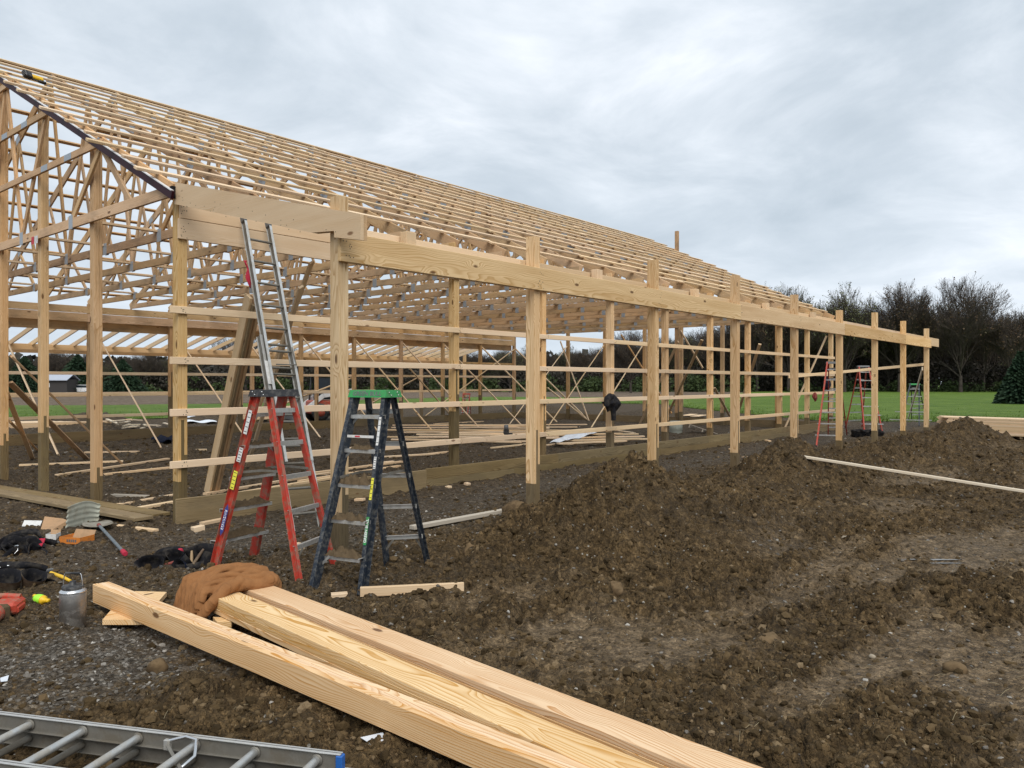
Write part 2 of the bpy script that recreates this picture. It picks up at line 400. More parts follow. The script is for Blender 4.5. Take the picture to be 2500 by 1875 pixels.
def terrain(x, y, fine=True):
    x = np.asarray(x, float); y = np.asarray(y, float)
    r, gravel, inside, flat, mnd = zones(x, y)
    far = np.clip((46 - r) / 10, 0, 1)
    z = mnd * (1 + .25 * fbm(x * 1.6, y * 1.6, 3, 5)) + .045 * fbm(x * .5, y * .5, 3, 11) * far
    ax, ay = TL[0].x, TL[0].y; bx, by = TL[1].x, TL[1].y; ll = math.hypot(bx - ax, by - ay); ux, uy = (bx - ax) / ll, (by - ay) / ll
    al = (x - ax) * ux + (y - ay) * uy; ac = (x - ax) * -uy + (y - ay) * ux; trench = np.exp(-((ac - .25) / .55) ** 4) * np.clip((al + .3) / .5, 0, 1) * np.clip((6.5 - al), 0, 1)
    z = z * (1 - .7 * trench) - .050 * trench * np.clip(al / .8, 0, 1)
    lx_, ly_ = LL[0].x, LL[0].y; lx2, ly2 = LL[1].x, LL[1].y; l2 = math.hypot(lx2 - lx_, ly2 - ly_); vx, vy = (lx2 - lx_) / l2, (ly2 - ly_) / l2
    lc = -(x - lx_) * vy + (y - ly_) * vx; lal = (x - lx_) * vx + (y - ly_) * vy
    lad = np.exp(-((lc - LSG * .19) / .36) ** 6) * np.clip((l2 + .5 - lal) / .3, 0, 1) * np.clip((lal + 4) / .3, 0, 1)
    z = z * (1 - .9 * lad) - .045 * lad; trench = np.maximum(trench, lad * 1.6)
    z = z - .10 * gauss(x, y, P_HOLE.x, P_HOLE.y, .22, .2)
    z = z + .07 * np.exp(-((y - 5.4) / .5) ** 2) * np.clip((x - 6.9) / .8, 0, 1) * np.clip((30 - x) / 2, 0, 1) * (.8 + .6 * fbm(x * .9, y * .9, 2, 8))
    if fine:
        amp = (1 - .80 * gravel) * (1 - .55 * inside) * (1 - .88 * flat) * far
        amp = amp * (1 - .45 * trench) * (.62 + .9 * np.clip(fbm(x * .8, y * .8, 3, 23) + .28, 0, 1)) * (1 + .5 * np.clip(mnd * 3, 0, 1))
        wx = x + .03 * fbm(x * 14, y * 14, 2, 31); wy = y + .03 * fbm(x * 14, y * 14, 2, 37)
        z = z + amp * (.55 * clods(wx, wy, .21, 41, .35) + .80 * clods(wx, wy, .095, 51, .75) + .85 * clods(wx, wy, .045, 61, .9) + .028 * fbm(x * 6, y * 6, 4, 71, .6))
        z = z + flat * (.024 * fbm(x * 4 , y * 16, 3, 77) + .010 * clods(wx, wy, .12, 81, .4))
        z = z + gravel * (.30 * clods(wx, wy, .035, 85, .9) + .01 * fbm(x * 9, y * 9, 3, 87))
    return z
def tz(x, y): return float(terrain(np.array([x]), np.array([y]), False)[0])
def GT(px, py, dz=0.0):
    """point on the terrain (without the small lumps) seen at a pixel"""
    z = 0.0
    for _ in range(12):
        p = G(px, py, z + dz); z = z * .4 + tz(p.x, p.y) * .6
    return Vector((p.x, p.y, z))

def np_mesh(name, V, F, mats, smooth=True, mi=None, cols=None):
    me = bpy.data.meshes.new(name); V = np.asarray(V, np.float32); F = np.asarray(F, np.int32)
    me.vertices.add(len(V)); me.vertices.foreach_set('co', V.ravel()); k = F.shape[1]
    me.loops.add(F.size); me.loops.foreach_set('vertex_index', F.ravel())
    me.polygons.add(len(F)); me.polygons.foreach_set('loop_start', np.arange(0, F.size, k, dtype=np.int32))
    if mi is not None: me.polygons.foreach_set('material_index', mi)
    me.polygons.foreach_set('use_smooth', np.full(len(F), smooth))
    for m in mats: me.materials.append(m)
    if cols is not None:
        for nm, c in cols.items():
            at = me.attributes.new(nm, 'FLOAT', 'POINT'); at.data.foreach_set('value', np.asarray(c, np.float32))
    me.update(calc_edges=True); me.validate(verbose=False); return me
def grid_faces(nr, nc, wrap=False):
    i, j = np.meshgrid(np.arange(nr - 1), np.arange(nc if wrap else nc - 1), indexing='ij'); i = i.ravel(); j = j.ravel(); j2 = (j + 1) % nc
    return np.stack([i * nc + j, (i + 1) * nc + j, (i + 1) * nc + j2, i * nc + j2], 1)

# mud
M_MUD, n = newmat('muddy_soil')
pos = n.n('NewGeometry').outputs['Position']
ag = n.n('Attribute', attribute_name='gravel').outputs['Fac']; ai = n.n('Attribute', attribute_name='inside').outputs['Fac']; af = n.n('Attribute', attribute_name='flat').outputs['Fac']
n1 = n.noise(pos, 1.1, 5, .6); n2 = n.noise(pos, 9, 6, .65); n3 = n.noise(pos, 55, 5, .65); n4 = n.noise(pos, 3.2, 4, .6)
c = n.ramp(n2, [(.30, (.042, .0265, .0115)), (.5, (.112, .072, .032)), (.72, (.215, .143, .070))])
c = n.mix(n.mapr(n4, .52, .68, 0, .55), c, (.150, .102, .052))
c = n.mix(n.mapr(n1, .42, .62, 0, .5), c, (.052, .0355, .0185))
c = n.mix(n.m('MULTIPLY', af, n.mapr(n2, .40, .62, .15, .8)), c, (.27, .195, .118))
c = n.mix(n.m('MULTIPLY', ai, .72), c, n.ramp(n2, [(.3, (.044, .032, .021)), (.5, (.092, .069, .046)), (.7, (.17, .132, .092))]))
gv = n.vor(pos, 46, 'Color'); gvd = n.vor(pos, 46)
gsep = n.n('SeparateColor', ins={0: gv})
gc = n.ramp(gsep.outputs[0], [(.0, (.06, .05, .038)), (.45, (.115, .097, .077)), (.8, (.18, .158, .13)), (1, (.32, .30, .26))])
c = n.mix(n.m('MULTIPLY', ag, n.mapr(n.noise(pos, 5, 4, .6), .35, .6, .25, .95)), c, gc)
peb = n.vor(pos, 30, 'Color'); pebd = n.vor(pos, 30)
ps = n.n('SeparateColor', ins={0: peb})
c = n.mix(n.m('MULTIPLY', n.m('GREATER_THAN', ps.outputs[0], .955), n.mapr(pebd, .22, .3, .8, 0)), c, (.42, .40, .35))
wp = n.vm('ADD', pos, n.scale(n.noise(pos, 30, 3, .6, 0, 1), (.03, .03, .03)))
v1 = n.vor(wp, 34); v2 = n.vor(wp, 85); v1c = n.n('SeparateColor', ins={0: n.vor(wp, 34, 'Color')}).outputs[0]; v2c = n.n('SeparateColor', ins={0: n.vor(wp, 85, 'Color')}).outputs[1]
tone = n.m('ADD', n.m('MULTIPLY', v1c, .55), n.m('MULTIPLY', v2c, .45))
c = n.mix(1.0, c, n.ramp(tone, [(.1, .50), (.5, .88), (.8, 1.3), (1, 1.75)]), 'MULTIPLY')
c = n.mix(n.mapr(n3, .35, .65, .0, .42), c, n.mix(.5, c, (.01, .007, .004)))
wet = n.mapr(n1, .52, .66, 0, 1)
rg = n.m('SUBTRACT', n.m('SUBTRACT', .93, n.m('MULTIPLY', wet, .12)), n.m('MULTIPLY', af, .12))
hh = n.m('ADD', n.m('ADD', n.m('MULTIPLY', n3, .5), n.m('MULTIPLY', n2, 1.2)), n.m('ADD', n.m('MULTIPLY', v1, -.75), n.m('MULTIPLY', v2, -.35)))
finish(n, c, rg, n.bump(hh, 1.0, .03), spec=.2)

def build_ground():
    fa = np.linspace(-44, 44, 800) ; ca = np.concatenate([np.arange(-178, -44, 3.0), fa, np.arange(46, 180, 3.0)])
    th = PSI + np.radians(ca)
    rs = [.4, 1.2, 1.8, 2.2]
    while rs[-1] < 60: rs.append(rs[-1] + .0025 * rs[-1] ** 1.27 + .0004)
    while rs[-1] < 900: rs.append(rs[-1] * 1.12)
    rs = np.array([0.01] + rs)
    R, T = np.meshgrid(rs, th, indexing='ij'); x = (R * np.cos(T)).ravel(); y = (R * np.sin(T)).ravel()
    z = np.zeros_like(x); near = R.ravel() < 60
    z[near] = terrain(x[near], y[near])
    r, gr, ins, fl, mnd = zones(x, y)
    F = grid_faces(len(rs), len(th), True)[:, ::-1]
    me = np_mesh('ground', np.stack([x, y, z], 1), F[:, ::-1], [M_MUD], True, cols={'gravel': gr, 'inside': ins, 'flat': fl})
    o = link('ground', me); tag(o, kind='structure'); return len(rs) * len(th)
print('ground verts', build_ground())
# ------------------------------------------------------------------ THE BARN FRAME
X0 = 4.62; SPM = 2.417; NM = 10; XE = X0 + SPM * NM; YM = 9.18; YF = 24.18; YO = 6.05; SPO = 3.0; YFO = 27.3
WT = 3.96                         # height of the bottom of the truss chords
YC = (YM + YF) / 2; HALF = (YF - YM) / 2; PITCH = .481
barn = empty('barn_frame', (X0, YM, 0), 0, 'large unfinished pole barn frame of bare posts, girts, trusses and roof purlins', 'barn')
barn.location = (0, 0, 0)
def post(x, y, top, treat, sy=1, name='post', z0=None, label=None, matn=None, matt=None, cut=0):
    """three-ply laminated post; plies side by side along X, joints between new and treated wood staggered"""
    matn = matn or M_NEW; matt = matt or M_TREAT
    zb = -.35 if z0 is None else z0
    b = MB(); w3 = .0375
    for k in range(3):
        xc = (k - 1) * (w3 + .0012); sp = treat + (0, .75, .28)[k] * (1 if cut == 0 else cut) + random.uniform(-.03, .03)
        dy = random.uniform(-.0025, .0025)
        b.box((xc, dy, (zb + sp) / 2), (w3, .139, sp - zb), matt, ch=.0025)
        b.box((xc, dy + .001, (sp + .002 + top) / 2 + random.uniform(0, .001)), (w3, .139, top - sp - .002), matn, ch=.0025)
    me = b.mesh('post'); me.transform(Matrix.Rotation(math.pi / 2, 4, 'Y'))   # local X runs along the post for the grain
    o = link(name, me, barn, (x, y, 0), (0, -math.pi / 2, 0))
    if label: o['label'] = label
    return o
# outer porch posts
tops_o = [3.51, 3.55, 3.62, 3.69, 3.60, 3.48, 3.63, 3.58, 3.51]; tr_o = [.38, .45, .50, .40, .36, .30, .42, .25, .22]
for i in range(9):
    post(X0 + .057 + SPO * i, YO + .07, tops_o[i], tr_o[i], cut=(1.0, .9, .8, .8, .9, .5, .6, .5, .4)[i])
# near wall posts, far wall posts, far porch posts
tr_m = [.53, .8, 1.25, .69, .62, .55, .5, .62, .4, .55, .5]
for i in range(11): post(X0 + SPM * i + (.05 if i == 0 else 0), YM + .07, WT + (.12 if i else 0), tr_m[i])
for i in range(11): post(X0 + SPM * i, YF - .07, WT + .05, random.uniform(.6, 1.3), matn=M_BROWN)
for i in range(9): post(X0 + .06 + SPO * i, YFO, 2.95 + random.uniform(.05, .3), random.uniform(.4, .8), matn=M_BROWN)
# gable posts, near and far end
def roofz(y): return 4.13 + PITCH * (HALF - abs(y - YC))
gy = [YM + 2.43, YM + 4.42, YM + 6.26, YM + 8.6, YM + 10.6, YM + 12.6]
for k, y in enumerate(gy):
    post(X0 + .02, y, roofz(y) - .16, (.30, .95, .62, .5, .5, .5)[k], matn=M_GABLE, cut=.3)
for k, y in enumerate([11.2, 13.4, 15.2, 16.9, 18.9, 20.9]): post(XE, y, WT, .5, matn=M_BROWN)
post(XE + .1, 15.45, 7.95, .5, matn=M_BROWN)

def run(name, x0, x1, y, z, ny, hz, m, parent=None, cuts=None, skew=0.0):
    """a line of lumber along X made of butted lengths"""
    cs = [x0] + [c for c in (cuts or []) if x0 < c < x1] + [x1]
    for a, b in zip(cs, cs[1:]):
        beam(name, (a + .002, y, z), (b - .002, y + random.uniform(-.002, .002), z + random.uniform(-.003, .003)), ny, hz, m, parent or barn)
mc = [X0 + SPM * i for i in range(2, 10, 2)]
# near wall girts (top edges measured at 2.64 2.03 1.40 0.77)
for k, z in enumerate((2.60, 1.985, 1.355, .725)):
    run('girt', X0 - .12, XE + .1, YM - .020, z, .038, .089, M_PALE, cuts=[X0 + SPM * 2 + .06, X0 + SPM * (3 if k == 3 else 4) + .02, X0 + SPM * 6, X0 + SPM * 8 + .1])
# far wall girts (outside of the far posts)
for z in (.725, 1.355, 1.985, 2.60):
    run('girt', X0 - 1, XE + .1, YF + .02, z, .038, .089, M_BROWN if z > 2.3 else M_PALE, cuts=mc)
for z in (1.355,):
    run('girt', X0 - .1, XE - 6, YFO - .09, z, .038, .089, M_PALE, cuts=mc)
# skirt boards
run('skirt_board', X0 - .05, X0 + 4.1, YM - .020, .145, .04, .33, M_TREATG)
run('skirt_board', X0 + 4.1, XE + .1, YM - .020, .235, .04, .178, M_TREATG, cuts=[X0 + SPM * 3 + .4, X0 + SPM * 6 - .3, X0 + SPM * 8])
run('skirt_board', X0 + 4.1, XE + .1, YM - .024, .055, .04, .178, M_TREATG, cuts=[X0 + 6.3, X0 + SPM * 5 - .4, X0 + SPM * 7])
run('skirt_board', X0 + 4.6, XE, YM + .165, .11, .04, .24, M_TREAT, cuts=[X0 + SPM * 6])
run('skirt_board', X0 - 2, XE, YF - .16, .13, .04, .34, M_TREAT, cuts=mc)
beam('skirt_board', (XE + .08, YM, .16), (XE + .08, YF, .16), .04, .28, M_TREAT, barn)
# headers on the near wall: two boards outside, one inside
hc = [X0 + SPM * 2 - .1, X0 + SPM * 5, X0 + SPM * 8]
run('header_board', X0 - .02, XE + .1, YM - .020, 3.585, .04, .246, M_PALE, cuts=hc)
run('header_board', X0 + .0, XE + .1, YM - .020, 3.835, .04, .242, M_PALE, cuts=[X0 + SPM * 3, X0 + SPM * 7])
run('header_board', X0 + .1, XE, YM + .162, 3.835, .04, .242, M_BROWN, cuts=hc)
# far wall headers
run('header_board', X0 - 3, XE - .1, YF - .162, 3.60, .04, .24, M_GABLE, cuts=hc)
run('header_board', X0 - 3, XE - .1, YF - .162, 3.83, .04, .20, M_NEW, cuts=hc)
run('header_board', X0 - 3, XE - .1, YF + .025, 3.37, .04, .26, M_BROWN, cuts=hc)
# porch beams
oc = [X0 + SPO * 3 + .05, X0 + SPO * 5 + .2, X0 + SPO * 7 - .3]
run('porch_beam', X0 - .02, X0 + SPO * 8 + .2, YO - .024, 3.015, .045, .282, M_NEW, cuts=[X0 + SPO * 3 + .06, X0 + SPO * 5 + .1, X0 + SPO * 7 - .1])
run('porch_beam', X0 + .12, X0 + SPO * 8 + 2.25, YO + .164, 3.12, .04, .282, M_PALE, cuts=[X0 + 2.9, X0 + SPO * 2 + 1.6, X0 + SPO * 4 + .4, X0 + SPO * 5 + .9, X0 + SPO * 7])
for x in (X0 + .95, X0 + SPO + 1.5, X0 + SPO * 2 + 1.45, X0 + SPO * 3 + 1.5, X0 + SPO * 4 + 1.2): beam('beam_block', (x, YO + .07, 2.95), (x, YO + .07, 3.30), .14, .1, M_PALE, barn, up=(0, 1, 0))
run('porch_beam', X0 - 3, XE - 1.0, YFO - .09, 2.79, .04, .285, M_NEW, cuts=oc)
# far porch rafters
nr = int((XE - X0 + 2) / .604)
for i in range(nr):
    x = X0 - 2.4 + i * .604 + .1
    beam('rafter', (x, YF + .03, 3.60), (x, YFO + .45, 2.83), .038, .14, M_PALE, barn)
# the one near porch rafter: doubled, with a bird's-mouth cut over the post
def rafter_profile():
    y0, z0 = YM - .045, 4.14; y1 = YO - .42; sl = (3.40 - 4.14) / (YO + .07 - (YM))
    zt = lambda y: 4.14 + (y - YM) * -sl * -1
    zt = lambda y: 4.14 - (YM - y) * (4.14 - 3.36) / (YM - YO - .0)
    d = .262
    nt = YO + .165; nb = YO - .03
    poly = [(y0, zt(y0)), (y1, zt(y1)), (y1, zt(y1) - .235), (nb, zt(nb) - d), (nb, zt(nb) - .20), (nt + .16, zt(nt + .16) - d), (y0, zt(y0) - d)]
    return poly
for dx, mm in ((-.061, M_PALE), (-.021, M_BROWN)):
    b = MB(); poly = rafter_profile()
    vs = [(X0 + dx - .019, y, z) for y, z in poly] + [(X0 + dx + .019, y, z) for y, z in poly]; k = len(poly)
    b.add(vs, [tuple(range(k)), tuple(range(k, 2 * k))[::-1]] + [(i, (i + 1) % k, k + (i + 1) % k, k + i)[::-1] for i in range(k)], mm)
    me = b.mesh('rafter'); ctr = Vector((X0 + dx, (YM + YO) / 2, 3.7)); me.transform(Matrix.Translation(-ctr)); me.transform(Matrix.Rotation(-math.pi / 2, 4, 'Z'))
    link('rafter', me, barn, ctr, (0, 0, math.pi / 2))
# trusses
BJ = [3.0, 5.0, 6.7]; TJ = [2.0, 3.95, 5.75]
plate_cache = {}
def plate(tr, y, z, wd, ht, rx=0.0):
    key = (wd, ht)
    if key not in plate_cache:
        b = MB()
        for sx in (-1, 1): b.box((sx * .0206, 0, 0), (.002, wd, ht), M_GALV)
        plate_cache[key] = b.mesh('gusset_plate')
    return link('gusset_plate', plate_cache[key], tr, (0, y, z), (rx, 0, 0))
def make_truss(x, gable=False, mat=M_TRUSS):
    tr = bpy.data.objects.new('truss', None)
    b = MB(); tr = beam('truss', (0, YM + .02, 0), (0, YF - .02, 0), .038, .14, mat, barn)   # bottom chord carries the rest
    tr.location = (x, YC, WT + .07)
    def mem(name, y0, z0, y1, z1, h=.089, m=mat):
        # children expressed in the chord's own frame
        o = beam(name, (0, y0, z0), (0, y1, z1), .036, h, m, None, up=(0, .01, 1))
        o.parent = tr; M = tr.rotation_euler.to_matrix().to_4x4(); M.translation = Vector((0, YC, WT + .07))
        o.matrix_parent_inverse = M.inverted(); return o
    for s in (-1, 1):
        P = lambda u: YC + s * (HALF - u)
        zt = lambda u: 4.13 + PITCH * u
        mem('top_chord', P(-.03), zt(-.03) - .095, P(HALF), zt(HALF) - .095, .184)
        seq = [(BJ[0], 0), (TJ[0], 1), (BJ[0], 0), (TJ[1], 1), (BJ[1], 0), (TJ[2], 1), (BJ[2], 0), (HALF, 1)]
        for a, c in zip(seq, seq[1:]):
            if a == seq[0]: continue
            za = WT + .10 if a[1] == 0 else zt(a[0]) - .13; zb = WT + .10 if c[1] == 0 else zt(c[0]) - .13
            mem('web', P(a[0]), za, P(c[0]), zb, .089)
        mem('web', P(TJ[0]), zt(TJ[0]) - .13, P(BJ[0] - 1.9), WT + .10, .089)
        for u in BJ:
            o = plate(None, P(u), WT + .085, .14, .20); o.parent = tr; o.matrix_parent_inverse = Mi(tr)
        for u in TJ:
            o = plate(None, P(u), zt(u) - .10, .20, .13, -s * math.atan(PITCH)); o.parent = tr; o.matrix_parent_inverse = Mi(tr)
    o = plate(None, YC, 4.13 + PITCH * HALF - .14, .24, .2); o.parent = tr; o.matrix_parent_inverse = Mi(tr)
    return tr
def Mi(tr):
    M = tr.rotation_euler.to_matrix().to_4x4(); M.translation = Vector((0, YC, WT + .07)); return M.inverted()
STP = SPM / 2
for i in range(21):
    x = X0 + STP * i + (-.02 if i == 0 else (.02 if i == 20 else 0))
    if i == 0: x = X0 - .085
    tr = make_truss(x, mat=M_GABLE if i == 0 else (M_BROWN if i == 1 else M_TRUSS))
# level nailers across the near gable, above the tie
for k, z in enumerate((4.98, 5.82, 6.66)):
    u = (z + .0 - 4.13) / PITCH + .12
    o = beam('gable_girt', (X0 - .13, YM + u, z), (X0 - .13, YF - u, z), .038, .10, M_GABLE, barn)
    for y in (YM + u + 1.1, YM + u + 2.0, YM + u + 4.2):
        if y < YC + 2: p = link('gusset_plate', bpy.data.meshes.get('nail_plate') or (lambda b: (b.box((0, 0, 0), (.002, .26, .09), M_GALV), b.mesh('nail_plate'))[1])(MB()), barn, (X0 - .151, y, z)); p.name = 'nail_plate'
b = MB(); b.box((0, 0, 0), (.002, .14, .12), M_PAPER); b.box((-.0015, .14, 0), (.002, .10, .12), M_RINK); b.build('lumber_stamp', barn, onX(88, 585, X0 - .108))
# lines of bottom-chord bracing along the building
for s in (-1, 1):
    for u in BJ:
        y = YC + s * (HALF - u) + .09
        for a in range(0, 5): beam('chord_runner', (X0 + STP * 4 * a - .1, y + a % 2 * .04, WT + .16), (X0 + STP * 4 * (a + 1) + .1, y + a % 2 * .04, WT + .16), .089, .038, M_PALE, barn)
# purlins on both slopes
NP = 14
for s in (-1, 1):
    for k in range(NP):
        u = .32 + k * (HALF - .36) / (NP - 1)
        y = YC + s * (HALF - u); z = 4.13 + PITCH * u + .022
        xs = X0 - .38 + (.12 * math.sin(k * 2.3) if k < 9 else -.1); xe = XE + .30 + .10 * math.sin(k * 1.7)
        c1 = X0 + STP * (5 + (k * 3) % 5); c2 = c1 + STP * 6; 
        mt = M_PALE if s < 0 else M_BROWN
        for a, c, off in ((xs, c1, 0), (c1 - .1, c2, .0405), (c2 - .1, xe, 0)):
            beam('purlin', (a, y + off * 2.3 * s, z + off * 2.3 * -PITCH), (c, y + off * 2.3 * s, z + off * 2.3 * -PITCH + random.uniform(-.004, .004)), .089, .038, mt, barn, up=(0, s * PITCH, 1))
# dark rake trim against the underside of the purlins on the near gable
b = MB(); zt = lambda u: 4.13 + PITCH * u
u0, u1 = -.12, HALF
for (dz0, dz1, dx, mm) in ((-.17, -.075, -.135, M_MAROON), (-.073, -.060, -.14, M_WHITE)):
    b.bar((X0 + dx, YM + u0, zt(u0) + (dz0 + dz1) / 2), (X0 + dx, YM + u1, zt(u1) + (dz0 + dz1) / 2), .035, dz1 - dz0, mm)
b.build('rake_trim', barn)
b = MB(); b.box((0, 0, 0), (.06, .05, .14), M_BLACKF); b.build('trim_end', barn, (X0 - .10, YM - .06, 4.0))
# bracing
def brace(p0, p1, m=M_PALE, w=.089, t=.038, up=None):
    beam('brace', p0, p1, t, w, m, barn, up=up or (-.55, -.75, .35))
for i in range(11):   # every far post is braced inwards
    x = X0 + SPM * i; x2 = x + .06 * math.sin(i * 5)
    brace((x + .09, YF - .1, 3.33), (x2 + .1, YF - 4.35, .02), M_PALE)
brace((XE - .1, YF - .15, 3.3), (XE - 6.0, YF - .2, .3)); brace((X0 + SPM * 7.1, YF - .2, 2.4), (X0 + SPM * 8.1, YF - .25, .35)); brace((X0 + SPM * 4, YF + .06, .4), (X0 + SPM * 6, YF + .06, 1.9))
brace((X0 + SPM * 6, YF + .3, .4), (X0 + SPM * 7.5, YF + .3, 1.9))
for y in (18.9, 16.9, 20.9): brace((XE - .1, y, 3.35), (XE - 4.6, y - .4, .02))
brace(onX(1368, 833, XE - .15), onX(1440, 1034, XE - .15)); brace(onX(1337, 947, XE - .1), onX(1440, 1030, XE - .1))
brace(onX(1516, 817, XE - .1), onX(1640, 1010, XE - .1), M_BROWN); brace(onX(1661, 807, XE - .1), onX(1716, 899, XE - .1)); 
for (ax, ay, ty), (bx, by) in (((1656, 834, 12.6), (1560, 1040)), ((1714, 830, 11.6), (1620, 1035)), ((1855, 840, 9.4), (1790, 1045)), ((1744, 947, 12.0), (1790, 1030)), ((2018, 820, 9.4), (1914, 1050))):
    g = GT(bx, by); brace(onY(ax, ay, ty), (g.x, g.y, .0), M_PALE)
g = GT(303, 1137); brace((X0 + .12, gy[2] - .05, 2.18), g, M_GABLE, .10); g = GT(213, 1122); brace((X0 + .12, gy[2] + .02, 1.72), g, M_GABLE, .10)
brace((X0 + .12, gy[2] + .05, 1.05), GT(92, 1100), M_GABLE, .10)
brace(onX(14, 955, X0 + .2), GT(80, 1122), M_PALE)
g = GT(578, 1143); brace(onY(761, 640, YM + .25), (g.x, g.y, 0), M_PALE, .09); brace(onY(735, 700, YM + .3), GT(603, 1143), M_PALE, .09)
# odd board from the last porch post back to the wall
beam('brace', onY(2262, 889, YO + .18), onY(1925, 920, YM - .08), .038, .089, M_PALE, barn)
# nail heads and lumber stamps on near boards
def nails(p, nx=1, m=M_INK):
    pass
# ------------------------------------------------------------------ lawn, field
def strip(name, near, far, mat, nx=260, ny=26, z=.035, jag=.5, amp=.05, seed=3, farext=0):
    """sheet between two edges given as (pixel x, depth) lists, laid out in the place"""
    def cur(lst, t):
        xs = [p[0] for p in lst]; return np.interp(t, xs, [p[1] for p in lst])
    x0 = max(near[0][0], far[0][0]); x1 = min(near[-1][0], far[-1][0]); t = np.linspace(x0, x1, nx); V = []
    dn = cur(near, t); df = cur(far, t)
    for j in range(ny):
        k = j / (ny - 1); dd = dn * (df / dn) ** k; xx = (t - 1250) / FPX * dd
        X = dd * _c + xx * _s; Y = dd * _s - xx * _c
        if j == 0: X = X + jag * fbm(Y * 1.1, X * 1.1, 4, seed); Y = Y + jag * fbm(X * 1.3, Y * 1.3, 4, seed + 1)
        Z = z + amp * fbm(X * .15, Y * .15, 3, seed) * (0 if j == 0 else 1)
        V.append(np.stack([X, Y, Z], 1))
    o = link(name, np_mesh(name, np.concatenate(V), grid_faces(ny, nx), [mat])); tag(o, kind='structure'); return o
M_LAWN, n = newmat('lawn'); pos = n.n('NewGeometry').outputs['Position']
a = n.noise(pos, .35, 4, .6); b_ = n.noise(pos, 3.0, 5, .7); c2 = n.noise(pos, 26, 3, .7)
c = n.ramp(n.m('ADD', n.m('MULTIPLY', a, .5), n.m('MULTIPLY', b_, .5)), [(.36, (.075, .135, .018)), (.5, (.130, .205, .030)), (.64, (.205, .285, .055))])
c = n.mix(n.mapr(c2, .35, .65, 0, .5), c, (.045, .09, .018))
c = n.mix(n.mapr(n.noise(pos, 1.6, 4, .7), .655, .70, 0, .7), c, (.30, .30, .16))
finish(n, c, .8, n.bump(c2, 1.0, .08), spec=.15)
M_FIELD, n = newmat('tilled_soil'); pos = n.n('NewGeometry').outputs['Position']
a = n.noise(n.scale(pos, (.12, .5, 1)), 1.0, 5, .6); b_ = n.noise(pos, 2.2, 5, .75)
c = n.ramp(b_, [(.36, (.085, .06, .045)), (.5, (.165, .12, .09)), (.62, (.27, .21, .16))])
c = n.mix(n.mapr(a, .4, .62, 0, .6), c, (.10, .085, .055))
finish(n, c, .95, n.bump(b_, 1, .15), spec=.1)
lawn_near = [(-2600, 34), (-400, 35), (300, 36), (620, 39), (900, 48), (1200, 66), (1600, 62), (1700, 50), (1850, 40), (2000, 34.6), (2250, 33.5), (2500, 34), (6000, 33)]
lawn_far = [(-2600, 55), (300, 57.5), (700, 66), (1200, 92), (1500, 88), (1700, 92), (1790, 116), (1850, 150), (2000, 175), (6000, 180)]
strip('lawn', lawn_near, lawn_far, M_LAWN, 320, 40)
field_far = [(-2600, 128), (300, 128), (1200, 140), (1500, 150), (1800, 150), (1850, 150.5)]
strip('field', [(p[0], p[1] + .02) for p in lawn_far if p[0] <= 1850], field_far, M_FIELD, 160, 24, z=.03, jag=0.0, seed=9)
strip('lawn', [(-2600, 127.5), (300, 127.5), (1200, 139.5), (1500, 149.5), (1800, 149.5)], [(-2600, 260), (1800, 260)], M_LAWN, 80, 8, z=.045, jag=.0)
strip('meadow', [(1790, 149), (2000, 174.5), (6000, 179)], [(1790, 400), (6000, 400)], M_LAWN, 80, 8, z=.045, jag=.0)
# ------------------------------------------------------------------ trees
M_BARK, n = newmat('bark'); tc = n.n('TexCoord').outputs['Object']
c = n.ramp(n.noise(tc, 1.3, 4, .6), [(.3, (.042, .034, .029)), (.7, (.100, .084, .071))]); finish(n, c, .9, spec=.1)
def leafmat(name, a, b):
    m, n = newmat(name); tc = n.n('TexCoord').outputs['Object']
    c = n.mix(n.mapr(n.noise(tc, .9, 4, .7), .35, .65), a, b)
    pr = finish(n, c, .7, spec=.2); return m
M_BUDR = leafmat('rusty_buds', (.13, .07, .04), (.10, .085, .045)); M_BUDG = leafmat('pale_buds', (.17, .18, .07), (.10, .11, .045))
M_CONIF = leafmat('conifer_needles', (.012, .03, .016), (.03, .055, .026)); M_SHRUB = leafmat('spring_shrub_leaves', (.024, .038, .014), (.060, .085, .026))
M_DSHRUB = leafmat('dark_thicket', (.028, .024, .019), (.055, .047, .036)); M_WOODS = leafmat('woodland', (.022, .021, .017), (.05, .046, .036))
